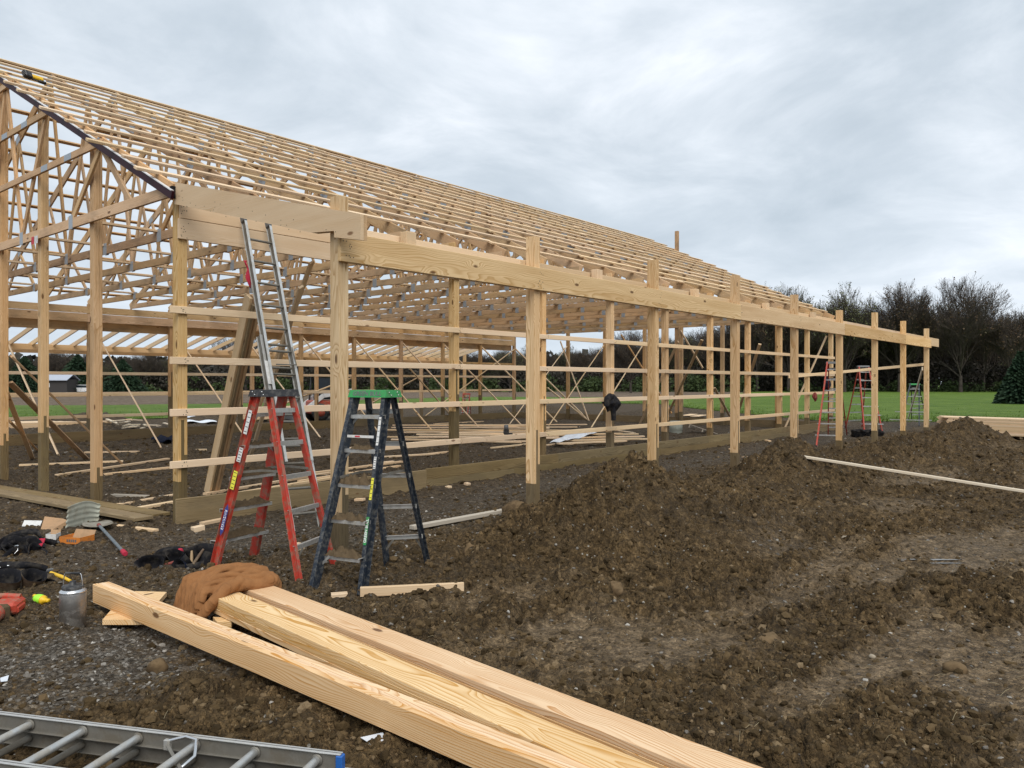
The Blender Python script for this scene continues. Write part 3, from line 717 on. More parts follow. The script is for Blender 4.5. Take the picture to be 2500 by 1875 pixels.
def bare_tree(seed, H, spread=.42, dens=1.0, bud=.5, budmat=None):
    """low-forking tree: limbs fan upwards and keep dividing until they meet a rounded outline"""
    rnd = random.Random(seed); tr = []; cr = []; tips = []; R = H * spread; C0 = Vector((0, 0, H * .60)); RZ = H * .42
    def inside(p): return ((p.x / R) ** 2 + (p.y / R) ** 2 + ((p.z - C0.z) / RZ) ** 2) < 1.0 + .12 * math.sin(p.x * 1.3 + seed) + .12 * math.sin(p.y * 1.7)
    def grow(p, d, L, r, lv):
        k = 3; pts = [p]; q = p.copy(); dd = d.copy()
        for i in range(k):
            dd = (dd + Vector((rnd.gauss(0, .07), rnd.gauss(0, .07), rnd.gauss(.03, .05)))).normalized(); q = q + dd * (L / k)
            if lv > 0 and q.z > H * .35 and not inside(q): break
            pts.append(q.copy())
        if len(pts) < 2: return
        cr.append((pts, [max(r * (1 - .45 * i / k), .0125) for i in range(len(pts))]))
        if lv >= 5 or len(pts) < 3: tips.extend(pts[1:]); return
        nb = (5, 5, 4, 4, 4)[lv]; nb = max(2, int(round(nb * dens)))
        for j in range(nb):
            f = .3 + .7 * (j + .6 * rnd.random()) / nb; idx = min(int(f * (len(pts) - 1)), len(pts) - 2); base = pts[idx].lerp(pts[idx + 1], min(1, f * (len(pts) - 1) - idx))
            az = rnd.random() * 6.28; a = Vector((math.cos(az), math.sin(az), .25)); ax = a - dd * a.dot(dd); ax = ax.normalized() if ax.length > .01 else Vector((1, 0, 0)); an = rnd.uniform(.28, .62)
            grow(base, (dd * math.cos(an) + ax * math.sin(an) + Vector((0, 0, .07))).normalized(), L * rnd.uniform(.55, .78), r * .52 * (1 - .3 * f), lv + 1)
        grow(pts[-1], dd, L * .7, r * .55, lv + 1)
    fork = H * rnd.uniform(.14, .20); b = MB(); b.tube([(0, 0, -.2), (.03, .02, fork * .5), (0, 0, fork)], [H * .017, H * .014, H * .0125], M_BARK, 8, False)
    nl = 8; lead = Vector((0, 0, fork * .9))
    for j in range(nl):
        az = 6.28 * j / nl + rnd.uniform(-.3, .3); an = (.12, .62, .30, .75, .42, .68, .22, .55)[j]; dirv = Vector((math.sin(an) * math.cos(az), math.sin(an) * math.sin(az), math.cos(an)))
        grow(lead + Vector((0, 0, rnd.uniform(-.3, 1.2))), dirv, H * rnd.uniform(.26, .33), H * .0065, 0)
    trunk = b.mesh('trunk'); V = []; F = []; o = 0
    for pts, rs in cr:
        bb = MB(); bb.tube(pts, rs, M_BARK, 3, False); V.extend(bb.v); F.extend([tuple(i + o for i in f) for f in bb.f]); o = len(V)
    nb = len(F)
    for p in tips:
        if rnd.random() < bud:
            s = rnd.uniform(.04, .10); a = Vector((rnd.gauss(0, 1), rnd.gauss(0, 1), rnd.gauss(0, 1))).normalized(); c_ = a.orthogonal().normalized() * s; e = a.cross(c_)
            pp = p + Vector((rnd.gauss(0, .1), rnd.gauss(0, .1), rnd.gauss(0, .1))); V.extend([pp - c_ - e, pp + c_ - e, pp + c_ + e, pp - c_ + e]); F.append((o, o + 1, o + 2, o + 3)); o += 4
    mi = np.array([0] * nb + [1] * (len(F) - nb), np.int32)
    crown = np_mesh('crown', [tuple(v) for v in V], F, [M_BARK, budmat or M_BUDR], False, mi)
    return trunk, crown, max(v[2] for v in V)
import time; _t = time.time()
TREES = [bare_tree(11, 19, .36, .8, .12, M_BUDR), bare_tree(12, 19, .30, .72, .16, M_BUDG), bare_tree(13, 18, .34, .75, .18, M_BUDG), bare_tree(14, 19, .42, .8, .06, M_BUDR), bare_tree(15, 18, .28, .72, .14, M_BUDR)]
print('trees', time.time() - _t, [len(t[1].polygons) for t in TREES])
def place_tree(k, px, d, topy, label, group=None, wscale=1.0, rz=None, cat='tree'):
    p = atd(px, 934, d); tr, cr, zm = TREES[k]; z = CAMH + (934 - topy) / FPX * d; sc = z / zm
    t = empty('bare_tree', (p.x, p.y, 0), rz if rz is not None else random.uniform(0, 6.28), label, cat, group); t.scale = (sc * wscale, sc * wscale, sc)
    link('trunk', tr, t); link('crown', cr, t); return t
place_tree(3, 2345, 135, 668, 'tallest bare tree, wide crowned, at the edge of the woods on the right', wscale=1.1)
place_tree(0, 2195, 138, 682, 'broad bare tree with reddish buds just left of the tallest tree', wscale=1.0)
place_tree(2, 2062, 136, 684, 'round bare tree with pale buds standing alone above the end of the porch beam', wscale=.95)
place_tree(1, 1925, 140, 690, 'slim bare tree rising above the far end of the roof purlins, right one of two')
place_tree(4, 1848, 142, 690, 'slim bare tree half hidden behind the far roof slope, left one of two')
place_tree(4, 2470, 132, 742, 'lower bare tree at the right edge above the dark spruce', wscale=1.2)
place_tree(2, 2125, 150, 745, 'small thin bare tree between the two wide right-hand crowns', wscale=.8)
place_tree(1, 1245, 130, 850, 'small bare tree seen through the far gable end opening', wscale=1.1)
place_tree(3, 600, 120, 806, 'spreading bare tree seen through the far porch rafters on the left', wscale=1.5)
place_tree(0, 1540, 125, 800, 'bare tree with spreading limbs seen under the trusses beside the fourth porch post', wscale=1.3)
rt = random.Random(5)
xs = np.linspace(-700, 3300, 118)
for i, x in enumerate(xs):
    x = x + rt.uniform(-14, 14)
    top = np.interp(x, [-700, 0, 700, 1000, 1300, 1600, 1800, 2000, 2250, 2500, 3300], [870, 862, 852, 846, 845, 822, 795, 772, 752, 768, 770]) + rt.uniform(-14, 24)
    place_tree(rt.randrange(5), x, rt.uniform(142, 172), top, 'bare grey-brown woodland tree in the dense line beyond the field', 'trees of the far wood edge', wscale=rt.uniform(.9, 1.4))
# masses of the wood behind and the shrubby edge
def leaf_mass(name, gen, count, size, mat, seed, label, cat, bunch=26):
    r = np.random.RandomState(seed); nc = count // bunch; C = np.array([gen(r) for _ in range(nc)])
    P = np.repeat(C[:, :3], bunch, 0) + r.normal(0, 1, (nc * bunch, 3)) * np.repeat(C[:, 3:4], bunch, 0) * [1, 1, .8]
    P[:, 2] = np.abs(P[:, 2]); a = r.normal(0, 1, P.shape); a /= np.linalg.norm(a, axis=1)[:, None]; b = np.cross(a, r.normal(0, 1, P.shape)); b /= np.linalg.norm(b, axis=1)[:, None]
    s = size * r.uniform(.5, 1.4, (len(P), 1)); a = a * s; b = b * s
    V = np.stack([P - a - b, P + a - b, P + a + b, P - a + b], 1).reshape(-1, 3); F = np.arange(len(V)).reshape(-1, 4)
    o = link(name, np_mesh(name, V, F, [mat], False)); tag(o, label, cat, kind='stuff'); return o
def gw(xr, dr, zr, sp, top=None):
    def g(r):
        x = r.uniform(*xr); d = r.uniform(*dr); p = atd(x, 934, d); zmx = np.interp(x, [0, 1300, 1700, 2100, 2500], zr) ; return (p.x, p.y, zmx * r.uniform(0, 1) ** .8, sp)
    return g
leaf_mass('woodland', gw((-900, 3400), (165, 185), [5.5, 6.0, 8.0, 11.5, 11.5], 1.0), 70000, .55, M_WOODS, 1, 'deep dark mass of bare woodland behind the first trees', 'woodland')
leaf_mass('thicket', gw((-900, 3400), (146, 160), [3.2, 3.6, 4.5, 5.5, 5], .7), 110000, .15, M_DSHRUB, 2, 'dark brushy undergrowth at the foot of the wood', 'undergrowth')
def gs(r):
    x = r.choice([r.uniform(-300, 1000), r.uniform(1080, 1860), r.uniform(1080, 1860), r.uniform(1900, 2600)]); d = r.uniform(139, 146); x = x + 40 * math.sin(x * .05); p = atd(x, 934, d)
    return (p.x, p.y, r.uniform(0, 1) ** 1.6 * (2.6 if x < 1860 else 1.6), .45)
leaf_mass('green_shrubs', gs, 26000, .13, M_SHRUB, 3, 'bright green spring shrubs along the foot of the wood', 'shrubs')
def conifer(px, d, topy, wpx, label, n_=5200, seed=1, cat='evergreen tree'):
    p = atd(px, 934, d); H = CAMH + (934 - topy) / FPX * d; R = wpx / FPX * d / 2; r = np.random.RandomState(seed)
    t = empty('spruce_tree', (p.x, p.y, 0), 0, label, cat)
    b = MB(); b.tube([(0, 0, -.1), (0, 0, H * .9)], [.12, .03], M_BARK, 6); b.build('trunk', t)
    k = r.uniform(0, 1, n_) ** 1.35; an = r.uniform(0, 6.28, n_); br = np.floor(an * 13 + k * 70); rr = R * (1 - k) ** .85 * (.35 + .75 * r.uniform(0, 1, n_) ** .4) * (.8 + .35 * np.sin(br * 7.7)); 
    P = np.stack([rr * np.cos(an), rr * np.sin(an), k * H * .97 + .15 - rr * .15 + .12], 1); a = np.stack([np.cos(an), np.sin(an), -.35 + 0 * an], 1) * r.uniform(.12, .3, (n_, 1)); b2 = np.cross(a, r.normal(0, 1, P.shape)); b2 /= np.linalg.norm(b2, axis=1)[:, None]; b2 *= .07
    V = np.stack([P - a - b2, P + a - b2, P + a + b2, P - a + b2], 1).reshape(-1, 3)
    link('crown', np_mesh('crown', V, np.arange(len(V)).reshape(-1, 4), [M_CONIF], False), t); return t
conifer(2492, 62, 866, 92, 'dark bushy spruce cut off by the right edge of the picture', 9000, 4)
conifer(60, 118, 872, 120, 'dark evergreen beyond the field at the far left, leftmost of three', 5000, 5)
conifer(190, 122, 868, 130, 'dark evergreen behind the grey shed, middle of three', 5000, 6)
conifer(300, 119, 880, 110, 'dark evergreen beyond the field, rightmost of the three at left', 5000, 7)
#@@PART3
# ------------------------------------------------------------------ LOOSE STONES, CLODS, STRAW
def attr_mat(name, stops, rough=.9, bscale=40, spec=.2):
    m, n = newmat(name); f = n.n('Attribute', attribute_name='tone').outputs['Fac']; pos = n.n('NewGeometry').outputs['Position']
    c = n.ramp(f, stops); k = n.noise(pos, bscale, 4, .65)
    c = n.mix(n.mapr(k, .35, .7, 0, .5), c, n.mix(.6, c, (.02, .014, .008)))
    finish(n, c, rough, n.bump(k, .7, .01), spec=spec); return m
PH = (1 + 5 ** .5) / 2
IV = np.array([(-1, PH, 0), (1, PH, 0), (-1, -PH, 0), (1, -PH, 0), (0, -1, PH), (0, 1, PH), (0, -1, -PH), (0, 1, -PH), (PH, 0, -1), (PH, 0, 1), (-PH, 0, -1), (-PH, 0, 1)]) / 1.902
IF = np.array([(0, 11, 5), (0, 5, 1), (0, 1, 7), (0, 7, 10), (0, 10, 11), (1, 5, 9), (5, 11, 4), (11, 10, 2), (10, 7, 6), (7, 1, 8), (3, 9, 4), (3, 4, 2), (3, 2, 6), (3, 6, 8), (3, 8, 9), (4, 9, 5), (2, 4, 11), (6, 2, 10), (8, 6, 7), (9, 8, 1)])
def scatter(name, X, Y, S, mat, seed, label, cat, flat=.6, sink=.25, tone=None, smooth=False):
    r = np.random.RandomState(seed); N = len(X); Z = terrain(X, Y)
    V = IV[None] * (1 + r.uniform(-.28, .28, (N, 12, 1))); a = r.uniform(0, 6.28, N); t = r.normal(0, .5, N)
    V = V * np.stack([r.uniform(.7, 1.35, N), r.uniform(.7, 1.1, N), np.full(N, flat) * r.uniform(.7, 1.3, N)], 1)[:, None]
    x, y, z = V[..., 0], V[..., 1], V[..., 2]
    y, z = y * np.cos(t)[:, None] - z * np.sin(t)[:, None], y * np.sin(t)[:, None] + z * np.cos(t)[:, None]
    x, y = x * np.cos(a)[:, None] - y * np.sin(a)[:, None], x * np.sin(a)[:, None] + y * np.cos(a)[:, None]
    P = np.stack([x * S[:, None] + X[:, None], y * S[:, None] + Y[:, None], z * S[:, None] + (Z + S * flat * (1 - 2 * sink) * .5)[:, None]], 2).reshape(-1, 3)
    F = (IF[None] + (np.arange(N) * 12)[:, None, None]).reshape(-1, 3)
    tn = np.repeat(r.uniform(0, 1, N) if tone is None else tone, 12)
    o = link(name, np_mesh(name, P, F, [mat], smooth, cols={'tone': tn})); tag(o, label, cat, kind='stuff'); return o
def view_pts(r, N, dmin, dmax, keep, pw=1.0):
    d = dmin * (dmax / dmin) ** (r.uniform(0, 1, N) ** pw); px = r.uniform(-160, 2660, N); x = (px - 1250) / FPX * d
    X = d * _c + x * _s; Y = d * _s - x * _c; k = keep(X, Y, r); return X[k], Y[k], d[k]
M_PEB = attr_mat('pebbles', [(0, (.055, .046, .036)), (.4, (.10, .086, .07)), (.75, (.17, .152, .13)), (.95, (.30, .275, .24)), (1, (.50, .47, .42))], .75)
M_CL = attr_mat('soil_clods', [(0, (.040, .027, .013)), (.6, (.088, .059, .028)), (.93, (.145, .098, .050)), (1, (.23, .165, .095))], .95, 60, .12)
r = np.random.RandomState(21)
X, Y, D = view_pts(r, 30000, 3.0, 11, lambda x, y, r: r.uniform(0, 1, len(x)) < zones(x, y)[1] ** 1.3 * .95)
scatter('gravel', X, Y, r.uniform(.006, .017, len(X)) * (1 + .4 * (r.uniform(0, 1, len(X)) > .93)) * (D / 5) ** .25, M_PEB, 1, 'grey crushed gravel pressed into the mud near the tools', 'gravel', .5)
X, Y, D = view_pts(r, 2600, 3.0, 30, lambda x, y, r: r.uniform(0, 1, len(x)) < .75)
scatter('loose_stones', X, Y, r.uniform(.006, .019, len(X)) * (D / 6) ** .6, M_PEB, 2, 'pale stones scattered over the brown mud', 'stones', .6, tone=r.uniform(.45, 1, len(X)) ** 1.2)
X, Y, D = view_pts(r, 46000, 3.0, 26, lambda x, y, r: r.uniform(0, 1, len(x)) < (1 - .95 * zones(x, y)[1]) * (1 - .9 * zones(x, y)[3]) * (1 - .6 * zones(x, y)[2]), .9)
S = .007 + .026 * r.uniform(0, 1, len(X)) ** 5 + .006 * r.uniform(0, 1, len(X)); S *= (D / 6) ** .35
scatter('dirt_clods', X, Y, S, M_CL, 3, 'loose crumbs and lumps of dug brown earth', 'dirt clods', .8, .45)
# bigger lumps of clay, one by one
M_CLAY = simple('clay_lump', (.17, .115, .062), .9, 0, 14, .55, (.075, .05, .028), .8, 7, bump=1.0, spec=.1)
M_STONE = simple('field_stone', (.36, .30, .22), .85, 0, 14, .4, (.2, .15, .1), .5, 9, bump=.7)
def lump(px, py, wpx, hr, label, mat=M_CLAY, seed=0, name='clay_lump', cat='clay lump', group=None):
    p = GT(px, py); d = p.x * _c + p.y * _s; R = wpx / FPX * d / 2; rr = np.random.RandomState(seed + int(px))
    V = []; F = []; nu, nv = 12, 8
    for i in range(nv + 1):
        for j in range(nu):
            ph = math.pi * i / nv; th = 2 * math.pi * j / nu; v = Vector((math.sin(ph) * math.cos(th), math.sin(ph) * math.sin(th), math.cos(ph)))
            k = 1 + .5 * float(fbm(np.array([v.x * 1.6 + seed * 3.1 + px]), np.array([v.y * 1.6 + v.z * 2.1]), 3, 7)[0]); V.append((v.x * R * k, v.y * R * .8 * k, v.z * R * hr * k))
    me = np_mesh(name, V, grid_faces(nv + 1, nu, True), [mat], True)
    o = link(name, me, None, (p.x, p.y, p.z + R * hr * .35), (rr.uniform(-.2, .2), rr.uniform(-.3, .3), rr.uniform(0, 6.28))); tag(o, label, cat, group); return o
for k, a in enumerate([(1262, 1262, 78, .75, 'large smooth clay lump leaning against the foot of the second porch post'), (1148, 1362, 42, 1.2, 'upright clay lump at the left toe of the nearest dirt mound'),
        (382, 1640, 62, .75, 'big brown clay lump lying in front of the long timber near the ground ladder'), (1500, 1452, 66, .7, 'broad clay lump at the foot of the nearest dirt mound'),
        (468, 1720, 46, .6, 'brown clay lump under the middle of the near timber'), (2330, 1640, 60, .6, 'muddy clay lump beside the pale tracks at right'), (1880, 1570, 74, .45, 'flat clay lump in the middle of the churned mud')]): lump(*a, seed=k)
for k, a in enumerate([(1873, 1232, 20, .6, 'pale tan stone on the slope of the second dirt mound'), (2063, 1317, 26, .55, 'pale angular stone in the mud right of the mounds'), (2473, 1246, 22, .7, 'orange brown stone near the right edge of the picture'),
        (925, 1420, 16, .7, 'white stone between the feet of the black stepladder'), (1282, 1398, 20, .7, 'light grey stone at the base of the nearest mound'), (2130, 1605, 15, .8, 'small pale stone in the mud at lower right')]):
    lump(*a, mat=M_STONE, seed=20 + k, name='stone', cat='stone')
b = MB(); r_ = random.Random(4)
M_STRAW = simple('straw', (.42, .34, .20), .8)
for _ in range(330):
    p = GT(r_.uniform(300, 2500), r_.uniform(1250, 1870)); a = r_.uniform(0, 6.28); L = r_.uniform(.02, .07); e = Vector((math.cos(a) * L, math.sin(a) * L, r_.uniform(-.005, .035))); zz = float(terrain(np.array([p.x]), np.array([p.y]))[0])
    q = Vector((p.x, p.y, zz + .006)); b.tube([q, q + e * .5 + Vector((0, 0, .008)), q + e], .0009, M_STRAW, 3, False)
tag(b.build('straw_bits'), 'dry straw bits and roots strewn on the mud', 'straw', kind='stuff')
M_WATER, n = newmat('puddle_water'); finish(n, (.10, .085, .06), .06, spec=.6)
for k, (px, py, wx, wy) in enumerate(((2272, 1371, .26, .022), (2300, 1378, .16, .016))):
    p = GT(px, py); poly = []
    for j in range(22):
        a = j / 22 * 6.283; rr = 1 + .5 * math.sin(3 * a + k) * math.cos(5 * a); poly.append((p.x + (math.cos(a) * wx * _s + math.sin(a) * wy * _c) * rr, p.y + (-math.cos(a) * wx * _c + math.sin(a) * wy * _s) * rr))
    zz = max(float(terrain(np.array([x]), np.array([y]))[0]) for x, y in poly[::4]) * .5 + tz(p.x, p.y) * .5 + .004
    b = MB(); b.add([(x, y, zz) for x, y in poly], [tuple(range(22))], M_WATER); tag(b.build('puddle'), kind='structure')
V = []; F = []; rg = np.random.RandomState(6); N = 9000
pxs = rg.uniform(-150, 2700, N); dn = np.interp(pxs, [q[0] for q in lawn_near], [q[1] for q in lawn_near]); dd_ = dn * (1 + rg.exponential(.09, N) - .012); xx = (pxs - 1250) / FPX * dd_
X = dd_ * _c + xx * _s; Y = dd_ * _s - xx * _c; a = rg.uniform(0, 6.28, N); hh_ = rg.uniform(.04, .15, N); ww = rg.uniform(.01, .03, N)
dx, dy = np.cos(a) * ww, np.sin(a) * ww; lx, ly = rg.normal(0, .04, N), rg.normal(0, .04, N); zz = np.full(N, .03)
V = np.stack([np.stack([X - dx, Y - dy, zz], 1), np.stack([X + dx, Y + dy, zz], 1), np.stack([X + lx, Y + ly, zz + hh_], 1)], 1).reshape(-1, 3)
o = link('grass_tufts', np_mesh('grass_tufts', V, np.arange(N * 3).reshape(-1, 3), [M_LAWN], False)); tag(o, 'ragged grass tufts along the muddy near edge of the lawn', 'grass', kind='stuff')
# ------------------------------------------------------------------ LUMBER ON THE GROUND
def board(px0, py0, px1, py1, z=0.0, wd=.089, ht=.038, m=M_PALE, label='', cat='board', group=None, z1=None, name='board', terr=True):
    a = GT(px0, py0) if terr else G(px0, py0, z); c = GT(px1, py1) if terr else G(px1, py1, z)
    if terr: a = a + Vector((0, 0, z)); c = c + Vector((0, 0, z if z1 is None else z1))
    o = beam(name, a + Vector((0, 0, ht / 2 + .012)), c + Vector((0, 0, ht / 2 + .012)), wd, ht, m, None, ch=.003); tag(o, label, cat, group); return o
def timber(name, a, c, wd, ht, plies, m, label, flatply=False):
    a = Vector(a); c = Vector(c); L = (c - a).length; t = empty(name, (a + c) / 2, 0, label, 'timber'); t.rotation_euler = frame(c - a).to_euler()
    for k in range(plies):
        b = MB(); o = (k - (plies - 1) / 2)
        if flatply: th = ht / plies; b.box((0, 0, 0), (L - .004 * k, wd - .002 * (k % 2), th - .0008), m, ch=.0025); q = b.build('ply', t, (0.003 * k, .0015 * k, o * th))
        else: th = wd / plies; b.box((0, 0, 0), (L - .004 * k, th - .0008, ht - .001 * k), m, ch=.0025); q = b.build('ply', t, (.003 * k, o * th, 0))
    return t
d_t = Vector(G(1106, 1850, .03) - G(226, 1468, .05)); 
def near_line(p0, p1, z, wd, ht, ext0, ext1):
    """axis of a timber whose near top edge runs through two pixels at height z"""
    a = G(*p0, z); c = G(*p1, z); dd = (c - a).normalized(); n_ = Vector((-dd.y, dd.x, 0)); 
    if n_.dot(Vector((_c, _s, 0))) < 0: n_ = -n_
    off = n_ * wd / 2 - Vector((0, 0, ht / 2)); return a + off - dd * ext0, c + off + dd * ext1
a, c = near_line((226, 1426), (1106, 1778), .188, .116, .14, 0, 1.3)
T1 = timber('timber', a, c, .116, .14, 3, M_FRESH, 'nearest of three long fresh pine timbers, its end resting on a board scrap')
a, c = near_line((500, 1447), (1450, 1875), .192, .184, .118, .02, 1.3)
T2 = timber('timber', a, c, .184, .118, 3, M_FRESH, 'middle long laminated pine timber, its far end under the brown jacket', True)
TA, TD = a, (c - a).normalized()
a, c = near_line((590, 1435), (1500, 1798), .196, .195, .118, .05, 1.6)
T3 = timber('timber', a, c, .195, .118, 3, M_FRESH, 'farthest of the three long pine timbers, nearest to the ladders', True)
# two-by scrap under the near timber, and other bearers
def scrap(pts, z, th, m, label, name='wood_scrap', cat='wood scrap'):
    P = [G(x, y, z + th) for x, y in pts]; c0 = sum(P, Vector()) / len(P); k = len(P)
    b = MB(); vs = [(p - c0) + Vector((0, 0, -th)) for p in P] + [p - c0 for p in P]
    b.add(vs, [tuple(range(k))[::-1], tuple(range(k, 2 * k))] + [(i, (i + 1) % k, k + (i + 1) % k, k + i) for i in range(k)], m)
    o = b.build(name, None, c0); tag(o, label, cat); return o
scrap([(250, 1513), (348, 1513), (407, 1445), (330, 1443), (270, 1490)], .012, .036, M_FRESH, 'pointed pine board scrap under the end of the nearest timber')
scrap([(520, 1506), (572, 1508), (565, 1518), (530, 1519)], .03, .04, M_FRESH, 'small pine block wedged under the middle timber')
0 and board(960, 1660, 1120, 1700, .0, .14, .038, M_FRESH, 'short bearer scrap lying beneath the long timbers', 'wood scrap', name='wood_scrap')
0 and board(1240, 1640, 1330, 1660, .0, .14, .04, M_FRESH, 'hidden bearer block beneath the outer ends of the timbers', 'wood scrap', name='wood_scrap')
board(880, 1464, 1132, 1452, .012, .038, .075, M_PALE, 'two-by-four lying on edge in front of the black stepladder')
board(808, 1462, 848, 1459, .0, .07, .03, M_PALE, 'muddy stub of board left of the two-by-four before the ladders', 'wood scrap', name='wood_scrap')
board(1005, 1302, 1275, 1251, .03, .089, .045, M_GREYBOARD, 'grey weathered two-by-four running from the gravel to the dirt mound')
o = beam('board', G(1909, 1107, .60), G(2575, 1211, .15), .089, .038, M_WHITEBOARD); tag(o, 'long whitish board lying across the dirt mounds to the right edge', 'board')
board(-70, 1203, 352, 1283, .05, .24, .04, M_TREATG, 'greenish treated plank on the ground at left, front one of two', name='plank', cat='plank')
board(-70, 1192, 395, 1271, .04, .24, .04, M_TREATG, 'greenish treated plank on the ground at left, rear one of two', name='plank', cat='plank')
board(281, 1289, 382, 1301, .0, .07, .03, M_PALE, 'short pale lath lying behind the shovel')
for args in [(283, 1240, 430, 1214, M_PALE, 'pale board end sticking out left of the corner post'), (312, 1252, 425, 1232, M_PALE, 'pale board passing under the corner post, nearest of the pair'),
             (262, 1214, 400, 1220, M_GREYBOARD, 'dull brown board lying behind the second gable post'), (500, 1212, 812, 1158, M_PALE, 'long pale board inside the skirt, left part of the loose run'),
             (520, 1220, 845, 1166, M_PALE, 'long pale board inside the skirt, second of the loose run'), (700, 1168, 981, 1131, M_PALE, 'pale board inside behind the first porch post'),
             (730, 1180, 975, 1142, M_PALE, 'pale board just inside the skirt behind the black stepladder'), (928, 1120, 1070, 1111, M_PALE, 'pale board inside right of the black stepladder'),
             (930, 1134, 960, 1131, M_PALE, 'stub of board inside beside the stepladder'), (138, 1165, 411, 1124, M_PALE, 'long pale board lying across the floor between two gable posts'),
             (47, 1140, 301, 1130, M_PALE, 'pale board on the floor under the diagonal gable brace'), (256, 1163, 415, 1146, M_PALE, 'pale board on the floor left of the corner post'),
             (207, 1108, 340, 1106, M_PALE, 'white lath at the foot of the far wall brace'), (386, 1104, 505, 1101, M_PALE, 'pale board on the floor behind the corner post'),
             (1048, 1112, 1110, 1105, M_PALE, 'pale board end poking out inside the third wall post'), (1200, 1097, 1330, 1083, M_PALE, 'pale board lying inside behind the second porch post'),
             (1335, 1090, 1480, 1074, M_PALE, 'pale board beside the white sheet'), (1503, 1053, 1550, 1060, M_PALE, 'short lath inside near the fourth wall post'), (1180, 1031, 1060, 1037, M_PALE, 'grey board far inside by the far wall')]:
    x0, y0, x1, y1, m, lb = args; board(x0, y0, x1, y1, .004, .089, .038, m, lb + ' in the barn' if len(lb.split()) < 6 else lb)
rr = random.Random(8)
for i in range(20):
    o = board(938 + rr.uniform(0, 90), 1042 + i * 2.0, 1300 + rr.uniform(-40, 140), 1043 + i * 2.2 + rr.uniform(-4, 4), .03 + .03 * (i % 3), .12, .038, M_PALE, 'pale board in the loose pile on the barn floor between the wall posts', 'board', 'boards of the pile inside the barn')
for i in range(12):
    o = board(1360 + rr.uniform(-10, 60), 1068 + i * 2.5, 1500 + rr.uniform(-20, 90), 1064 + i * 2.2, .03 + .035 * (i % 3), .12, .038, M_PALE, 'pale board in the pile behind the fourth wall post', 'board', 'boards of the pile by the white sheet')
rr2 = random.Random(9)
for i in range(15):
    x = rr2.uniform(285, 400); y = rr2.uniform(1040, 1054); board(x, y, x + rr2.uniform(-35, 35), y + rr2.uniform(-4, 4), rr2.uniform(.05, .3), .089, .038, M_WHITEBOARD, 'short offcut in the scrap heap beyond the far wall', 'offcut', 'offcuts heaped beyond the far wall', name='offcut')
for i, (x, y, L) in enumerate([(470, 1301, .13), (737, 1345, .1), (790, 1415, .12), (868, 1226, .14), (2140, 1120, .2), (1830, 1136, .18), (1815, 1120, .15), (1780, 1100, .15), (1880, 1080, .2), (2110, 1056, .28), (1552, 1126, .25), (1090, 1196, .08), (1145, 1188, .08)]):
    p = GT(x, y); o = beam('wood_block', p + Vector((0, 0, .035)), p + Vector((L * math.cos(i * 1.7), L * math.sin(i * 1.7), .045)), .09, .06 if i < 2 else .038, M_PALE); 
    tag(o, ['square pine block lying left of the red stepladder', 'pale wood chip between red ladder rail and first porch post', 'offcut under the muddy bottom step of the black ladder', 'offcut beside the base of the first porch post',
            'offcut between the dirt mounds and the far red ladder', 'thick offcut before the skirt near the second mound', 'offcut close to the skirt beside the fourth porch post', 'small block against the skirt beyond the third porch post', 'offcut beside the fifth porch post',
            'light block between the two far red ladders', 'pale offcut right of the third porch post', 'reddish chip on the mud in front of the skirt', 'chip of wood by the skirt left of second porch post'][i], 'wood block')
board(492, 1285, 556, 1272, .0, .08, .038, M_PALE, 'short wedge of pine beside the skirt board corner', 'wood scrap', name='wood_scrap')
board(1535, 1143, 1582, 1137, .0, .1, .038, M_PALE, 'split offcut on the mud left of the third porch post', 'wood scrap', name='wood_scrap')
# neat stacks
def stack(pA, pB, back, nl, nw, label, bw=.14, z0=.1, drop=()):
    A = Vector(pA); B = Vector(pB); t = empty('lumber_stack', A, 0, label, 'lumber stack'); dd = (B - A); L = dd.length; dd.normalize(); n_ = Vector(back).normalized()
    me = None
    for l in range(nl):
        for w_ in range(nw):
            if l < nl - 1 and 0 < w_ < nw - 1: continue
            o = beam('board', Vector((0, 0, 0)) + dd * rr.uniform(-.06, .06) + n_ * (w_ * (bw + .004)) + Vector((0, 0, z0 + l * .0395)), dd * (L + 0) + n_ * (w_ * (bw + .004)) + Vector((0, 0, z0 + l * .0395)), bw, .038, M_PALE, t)
    for k in (.15, .5, .85): beam('bearer', dd * L * k - n_ * .05 + Vector((0, 0, z0 - .06)), dd * L * k + n_ * (nw * bw + .05) + Vector((0, 0, z0 - .06)), .089, .08, M_TREAT, t)
    return t
A = atd(2312, 934, 24.6); B = atd(2700, 934, 21.5); A.z = 0; B.z = 0
stack(A, B, (_c + .3 * _s, _s - .3 * _c, 0), 13, 8, 'large stack of new pale boards behind the farthest dirt mound at right', .14, .14)
A = atd(-120, 934, 26.0); B = atd(272, 934, 28.5); A.z = B.z = 0
stack(A, B, (_c, _s, 0), 5, 9, 'low wide stack of new boards beyond the far wall at left', .19, .14)
A = atd(585, 934, 33); B = atd(668, 934, 34); A.z = B.z = 0
stack(A, B, (_c, _s, 0), 8, 5, 'small board stack beyond the far wall left of the loader', .14, .14)
